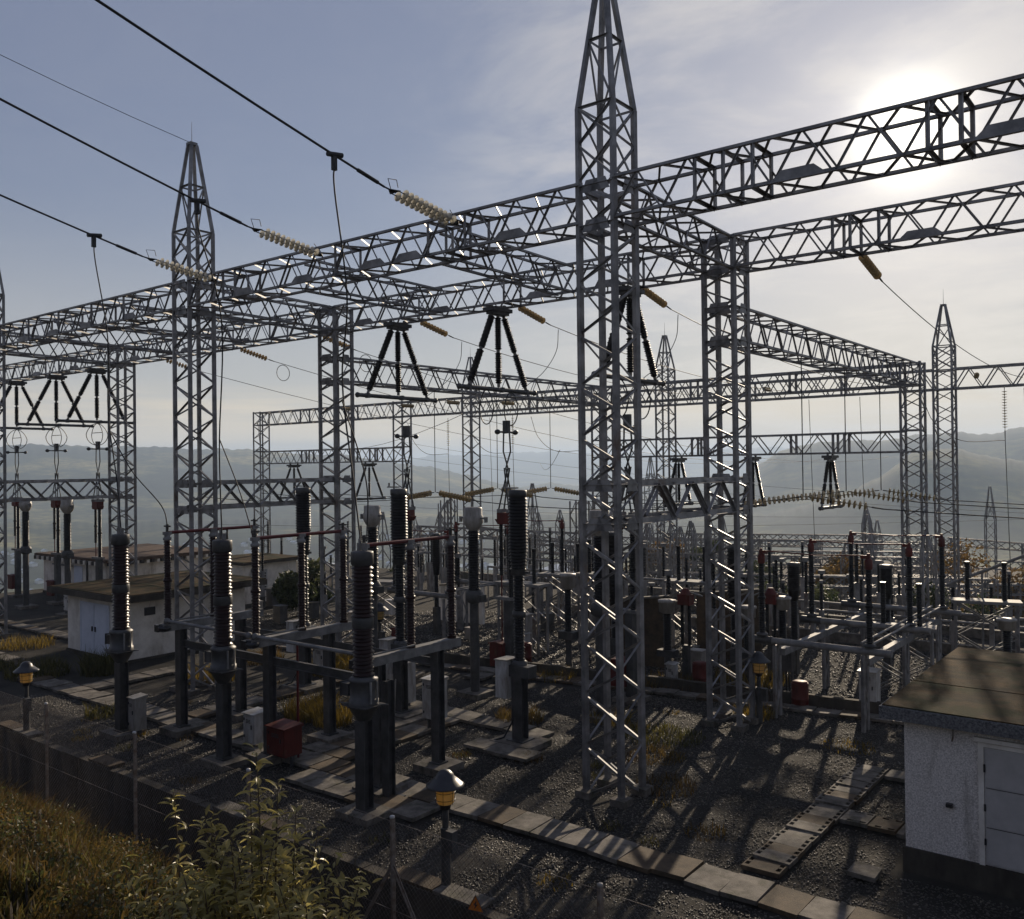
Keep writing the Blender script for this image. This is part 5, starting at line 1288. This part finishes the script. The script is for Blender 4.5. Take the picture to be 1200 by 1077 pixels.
def tree(label, x, y, z, h, r, mat, seed, name='broadleaf_tree', group='trees beyond the yard'):
    rg = random.Random(seed); t = root(name, label, 'tree', (x, y, z), 0, group)
    tk = MB().tube([(0, 0, -.5), (.1, 0, h*.3), (.05, .1, h*.6), (.1, 0, h*.85)], [.18, .14, .09, .03], 7)
    bl = []
    for q in range(11):
        a = rg.uniform(0, 2*PI); u = rg.uniform(.30, .95); rr_ = r*(.35+.65*math.sin(PI*min(1, u*.9)))*rg.uniform(.4, .95)
        p = (rr_*math.cos(a), rr_*math.sin(a), h*u); tk.tube([(0, 0, h*u*.6), (p[0]*.6, p[1]*.6, h*u*.85), p], [.06, .04, .015], 5)
        s = r*rg.uniform(.25, .48); bl.append((*p, s, s, s*.8))
    part('trunk', tk.mesh('trunk', 'stem'), t)
    part('crown', leaf_cloud(4200, bl, .27, mat, 'crown', seed=seed), t)
TR = [(-14.5, 77.7, -9, 10.4, 4.4, 'autumn', 'large orange autumn tree right of the slim peaked tower'), (-11.0, 74.6, -9, 10.6, 4.2, 'autumn', 'orange autumn tree at the right edge above the hut'), (-27.2, 77.9, -9, 10.2, 3.2, 'autumn', 'orange tree behind the right hand disconnector tubes'),
      (-23.8, 72.9, -9, 9.2, 3.2, 'autumn', 'rusty tree between the far gantries right of centre'), (-30.7, 71.3, -9, 9.4, 2.8, 'green', 'green tree behind the tower right of the tallest one'), (-40.1, 83.0, -9, 9.8, 2.2, 'green', 'slender grey green tree seen in the gap between the two big towers'),
      (-41.3, 76.1, -9, 10, 3.2, 'autumn', 'reddish tree left in the gap between the two big towers'), (-40.6, 69.5, -9, 9.2, 3.6, 'autumn', 'brown tree behind the right legs of the tallest tower'), (-15.9, 60.3, -7, 7.2, 3.0, 'green', 'dark bushy tree under the slim peaked tower'),
      (-21.9, 58.2, -6, 6.2, 3.0, 'green', 'low green tree behind the right hand tubes'), (-35.8, 55.6, -4, 5.4, 2.6, 'autumn', 'rusty bush behind the left legs of the tallest tower'), (-53.5, 52.0, -4.5, 4.6, 2.6, 'green', 'green tree behind the right red contact tube'),
      (-56.5, 46.6, -4, 4.2, 2.6, 'green', 'dark green tree between the flat topped tower and the white hut'), (-41.0, 33.0, 0, 3.0, 1.6, 'green', 'dark bush right behind the white hut'), (-12.5, 63.5, -8, 8, 3.4, 'green', 'dark tree behind the hut roof on the right'), (-47.5, 54.5, -4.5, 4.5, 2.4, 'autumn', 'brown tree behind the nearest transformer'), (-42.5, 60.5, -8, 6, 2.6, 'green', 'green tree left of the tallest tower')]
for k, (x, y, z, h, r, m, l) in enumerate(TR): tree(l, x, y, z, h, r, m, 100+k)


# ------------------------------------------------------------------ lower switchyard beyond
def lattice_mesh(name, w, h, panel, lw, bwid, peak=0):
    mb = MB(); q = w/2; c4 = [(-q, -q), (q, -q), (q, q), (-q, q)]
    for x, y in c4: mb.angle((x, y, 0), (x, y, h), lw, lw*.2)
    n = max(1, round(h/panel)); dz = h/n
    for i in range(n):
        for k in range(4):
            a, c = c4[k], c4[(k+1) % 4]
            if (i+k) % 2: a, c = c, a
            mb.angle((*a, i*dz), (*c, (i+1)*dz), bwid, bwid*.22)
    if peak:
        for x, y in c4: mb.angle((x, y, h), (x*.15, y*.15, h+peak), lw, lw*.2)
        for k in range(4):
            a, c = c4[k], c4[(k+1) % 4]
            mb.angle((*a, h), (c[0]*.6, c[1]*.6, h+peak*.5), bwid, bwid*.22); mb.angle((*c, h), (a[0]*.6, a[1]*.6, h+peak*.5), bwid, bwid*.22)
    return mb.mesh(name, 'steel')


GC = 'slim lattice columns of the lower switchyard'; GBm = 'lattice beams of the lower switchyard'
COLM = {}
far = [((-52.6, 54.1, 3.4), (-41.3, 63.0, 2.6)), ((-58.3, 68.8, 2.3), (-49.5, 75.6, .4)), ((-70.0, 72.3, -.4), (-55.1, 84.0, -1.6)), ((-53.1, 91.9, .3), (-26.4, 112.8, -.4)), ((-46.5, 80.5, -.4), (-20.4, 101.0, -1.1)),
       ((-39.9, 70.5, -.7), (-17.7, 87.8, -1.2)), ((-33.4, 60.3, -1.1), (-11.2, 75.1, -.8)), ((-51.1, 125.2, -2.7), (-27.7, 137.2, -3.5)), ((-23.6, 108.6, -.2), (-8.2, 109.3, -1.0)), ((-20.8, 95.6, -1.2), (-6.2, 95.6, -1.3)),
       ((-44, 66.5, .6), (-19, 85, -.2)), ((-37.5, 58, .2), (-12.5, 70, .0)), ((-50, 62, 1.5), (-38, 71, .8)), ((-57, 85, .2), (-30, 105, -.6))]
for k, (a, c) in enumerate(far):
    a = Vector(a); c = Vector(c); L = (c-a).length; n = max(2, round(L/6.5)); nm = ('left', 'second left', 'third left', 'longest', 'second longest', 'third longest', 'nearest', 'farthest', 'upper right', 'lower right', 'second nearest', 'front', 'inner left', 'inner longest')[k]
    mb = MB(); hh, ww = .75, .6; m = round(L/.95); dx = L/m
    for y, z in ((-ww/2, 0), (ww/2, 0), (ww/2, hh), (-ww/2, hh)): mb.angle((0, y, z), (L, y, z), .13, .03)
    for i in range(m):
        for (y0, z0, y1, z1) in ((-ww/2, 0, -ww/2, hh), (ww/2, hh, ww/2, 0), (-ww/2, hh, ww/2, hh), (-ww/2, 0, ww/2, 0)):
            if i % 2: y0, z0, y1, z1 = y1, z1, y0, z0
            mb.angle((i*dx, y0, z0), ((i+1)*dx, y1, z1), .085, .02)
    d = c-a; o = solo('lattice_beam', mb.mesh('lattice_beam', 'steel'), '%s thin lattice beam of the lower switchyard in the distance' % nm, 'truss beam', a-Vector((0, 0, hh)), 0, GBm)
    o.rotation_euler = (0, -math.asin(d.z/L), math.atan2(d.y, d.x))
    for i in range(n+1):
        p = a.lerp(c, i/n); zg = -9.0 if p.y > 62 else -.5-(p.y-52)*.8; H = round((p.z-zg)*2)/2+.3
        if H not in COLM: COLM[H] = lattice_mesh('lattice_column', .8, H, .8, .11, .07)
        solo('lattice_column', COLM[H], 'slim lattice column carrying the %s beam of the lower switchyard' % nm, 'lattice tower', (p.x, p.y, p.z-H+.05), math.atan2(d.y, d.x), GC)
PK = {}
for (x, y, ztop, l) in ((-50.9, 68.1, 6.7, 'slim peaked mast left of the tallest tower, behind the bus strings'), (-18.8, 106.0, 5.6, 'slim peaked mast at the right edge, right of the slim far tower'), (-36.8, 123.6, 2.8, 'faint peaked mast behind the brown bus strings on the right'),
                        (-52.7, 85.8, 3.1, 'slim mast behind the tallest tower'), (-58.5, 55.9, 4.4, 'slim mast behind the nearest transformer'), (-44.5, 96, 2.0, 'slim mast in the gap between the two big towers'), (-31.5, 110, 1.5, 'slim mast behind the right hand disconnector tubes')):
    zg = -9.2; H = ztop-zg; solo('peaked_mast', lattice_mesh('peaked_mast', .95, H*.76, 1.1, .085, .045, H*.24), l, 'lattice tower', (x, y, zg), 0, 'peaked masts of the lower switchyard')
t = root('transmission_pylon', 'transmission pylon with three pairs of arms far behind the tallest tower', 'pylon', (-128.7, 229.4, -24))
part('shaft', lattice_mesh('shaft', 2.6, 26, 2.4, .22, .12, 8.5), t)
for z in (20, 24, 28):
    part('arm', MB().tube([(-4.5, 0, z), (0, 0, z+.9), (4.5, 0, z)], .12, 4).tube([(-4.5, 0, z), (4.5, 0, z)], .1, 4).mesh('arm', 'steel'), t)
# short posts and insulators of the lower yard, seen as pale sticks above the hut roof and behind the tubes
rg = random.Random(4)
def stick(h0, h1, r, head):
    mb = MB().box(-.09, .09, -.09, .09, 0, h0); mb.mat = 1; sheds(h0, h1, r, .13, .6, 8, mb); mb.mat = 2
    mb.lathe([(r*head, h1), (r*head, h1+.2)], 8); return mb.mesh('post_insulator', 'steel', 'porcelain2', 'alu')
ST = stick(2.1, 3.9, .095, .9); ST2 = stick(1.8, 3.4, .11, 1.6)
for k in range(110):
    if k < 34: x, y = rg.uniform(-19, -4), rg.uniform(40, 50.5)
    elif k < 80: x, y = rg.uniform(-46, -15), rg.uniform(33, 50.5)
    else: x, y = rg.uniform(-62, -32), rg.uniform(38, 47.5)
    if -13.2 < x < -7 and y < 40: continue
    o = solo('post_insulator', ST if k % 3 else ST2, ('post insulator standing beyond the hut roof on the right' if k < 34 else 'post insulator standing among the units behind the two big towers' if k < 80 else 'post insulator standing in the rear yard left of centre'), 'insulator', (x, y, -.02), rg.uniform(0, 3), ('post insulators beyond the hut', 'post insulators of the rear yard', 'post insulators left of centre')[0 if k < 34 else 1 if k < 80 else 2])
    o.scale = (1, 1, rg.uniform(.62, 1.15))
for k, (x0, x1, y, z, l) in enumerate(((-16, -3, 44, 1.1, 'pale tube rail beyond the hut roof'), (-20, -4, 47, 1.0, 'second pale tube rail beyond the hut roof'), (-34, -18, 41, 2.4, 'pale bus tube behind the two big towers'), (-44, -30, 44, 2.6, 'pale bus tube left of the tallest tower'), (-9.2, -2.5, 40.5, 3.0, 'sloping pale ramp frame at the right edge'))):
    mb = MB().tube([(0, 0, 0), (x1-x0, 0, 0 if k < 4 else 3.2)], .07, 6)
    for q in range(5): mb.tube([((x1-x0)*q/4, 0, -z), ((x1-x0)*q/4, 0, 0 if k < 4 else .8*q)], .045, 5)
    solo('tube_rail', mb.mesh('tube_rail', 'alu'), l, 'rail', (x0, y, z), 0, 'pale rails and tubes in the rear yard')
for k, (x, y, s, m) in enumerate([(rg.uniform(-46, -14), rg.uniform(29.5, 40), rg.uniform(.5, 1.1), rg.choice(('white', 'paint', 'paint', 'cream'))) for q in range(22)]):
    if -13 < x: continue
    t = root('equipment_box', 'low %s equipment box among the posts of the rear yard' % dict(white='white', paint='grey', red='red', cream='pale')[m], 'box', (x, y, 0), 0, 'low %s boxes of the rear yard' % dict(white='white', paint='grey', red='red', cream='pale')[m])
    part('body', MB().box(-.3*s, .3*s, -.25*s, .25*s, .12, s).mesh('body', m), t)
    part('lid', MB().box(-.34*s, .34*s, -.29*s, .29*s, s+.002, s+.05).mesh('lid', m), t)
# open steel frames with bright diagonals, and more slim lattice columns behind the two big towers
for k, (x, y, w_, h, l) in enumerate(((-25.6, 31.6, 2.2, 3.0, 'open steel frame with slanting braces left of the tallest tower'), (-23.4, 34.8, 2.0, 3.2, 'second open steel frame left of the tallest tower'), (-26.8, 36.5, 2.4, 2.8, 'open steel frame behind the circuit breaker'),
                                      (-19.4, 36.0, 2.0, 3.0, 'open steel frame in the gap between the two big towers'), (-9.9, 33.6, 2.0, 2.3, 'open steel frame under the right hand tubes'), (-8.3, 39.5, 2.2, 2.6, 'open steel frame behind the right hand tubes'), (-33.5, 30.5, 2.2, 2.6, 'open steel frame behind the right disconnector'))):
    t = root('support_frame', l, 'steel frame', (x, y, 0), .05*k, 'open steel frames of the rear yard')
    for px_ in (0, w_):
        for py_ in (0, .7): part('leg', MB().angle((px_, py_, 0), (px_, py_, h), .09, .014).mesh('leg', 'steel'), t)
    for py_ in (0, .7):
        for za, zc in ((0, h*.5), (h*.5, h)): bar('brace', (0, py_, zc), (w_, py_, za), .07, t); bar('brace', (0, py_, za), (w_, py_, zc), .05, t)
    part('top_beam', MB().box(-.15, w_+.15, -.1, .8, h, h+.12).mesh('top_beam', 'alu'), t)
    for px_ in (w_*.2, w_*.8): part('insulator', sheds(h+.12, h+1.5, .11, .09, .7, 12, None, (px_, .35, 0)).lathe([(.1, h+1.5), (.1, h+1.65)], 10, (px_, .35, 0)).mesh('insulator', 'porcelain2'), t)
rg2 = random.Random(12)
for k in range(52):
    d_ = rg2.uniform(58, 100); u_ = rg2.choice(((612, 690), (742, 832), (742, 832), (900, 1090), (470, 560)))
    u_ = (rg2.uniform(*u_)-600)/1053
    x, y = d_*(FWD[0]+u_*RGT[0]), d_*(FWD[1]+u_*RGT[1])
    zg = -9.0 if y > 62 else -.5-max(0, y-52)*.8
    H = rg2.choice((8.0, 9.5, 11.0)) if y > 62 else 6.5
    if ('s', H) not in COLM: COLM['s', H] = lattice_mesh('lattice_column', .7, H, .9, .075, .042, rg2.choice((0, 1.5)))
    solo('lattice_column', COLM['s', H], 'slim free standing lattice column of the lower switchyard', 'lattice tower', (x, y, zg), 0, 'slim free standing columns')
# concrete kerbs of the rear yard
for k, (x0, x1, y) in enumerate(((-30, 10, 42), (-30, 12, 46.5), (-46, 10, 50.8))):
    structure('kerb', MB().box(x0, x1, y, y+.3, -.1, .45).mesh('kerb', 'concrete'))

# ------------------------------------------------------------------ the valley: sheds and a scattered town
def shed(label, x, y, w_, d, h, rz, z=-111):
    t = root('warehouse', label, 'warehouse', (x, y, z), rz, 'long pale sheds in the valley')
    part('wall', MB().box(-w_/2, w_/2, -d/2, d/2, 0, h).mesh('wall', 'farwhite'), t)
    part('roof', MB().prism([(-d/2-1, h), (d/2+1, h), (d/2+1, h+1), (0, h+5), (-d/2-1, h+1)], 0, -w_/2-1, w_/2+1).mesh('roof', 'farroof'), t)
shed('long pale shed in the valley behind the white hut', -840, 560, 150, 46, 9, -.7)
shed('pale shed in the valley left of the flat topped tower', -770, 640, 110, 40, 9, -.7)
shed('farther pale shed in the valley at the left', -1010, 640, 130, 40, 8, -.6)
shed('pale shed seen in the gap between the two big towers', -520, 770, 90, 36, 9, -.5)
shed('pale shed in the valley behind the right hand disconnectors', -250, 800, 100, 38, 9, -.2)
rg = np.random.default_rng(6)
mb = MB()
for k in range(420):
    a = rg.uniform(-.62, .42); d = rg.uniform(900, 2600) if a < -.05 else rg.uniform(950, 1700)
    if rg.random() < .5: a = rg.normal(-.33, .12)
    x = d*(math.cos(a)*FWD[0]+math.sin(a)*RGT[0]); y = d*(math.cos(a)*FWD[1]+math.sin(a)*RGT[1])
    z = float(terrain_z(np.array([x]), np.array([y]))[0])-1
    if z > -100 or a > 0.02: continue
    w_, h = rg.uniform(4, 11), rg.uniform(3, 5.5); mb.mat = 0
    mb.box(x-w_/2, x+w_/2, y-3.5, y+3.5, z, z+h); mb.mat = 1
    mb.prism([(y-4, z+h), (y+4, z+h), (y, z+h+2)], 0, x-w_/2-.5, x+w_/2+.5)
structure('town', mb.mesh('town', 'farwhite', 'farroof'), 'stuff')
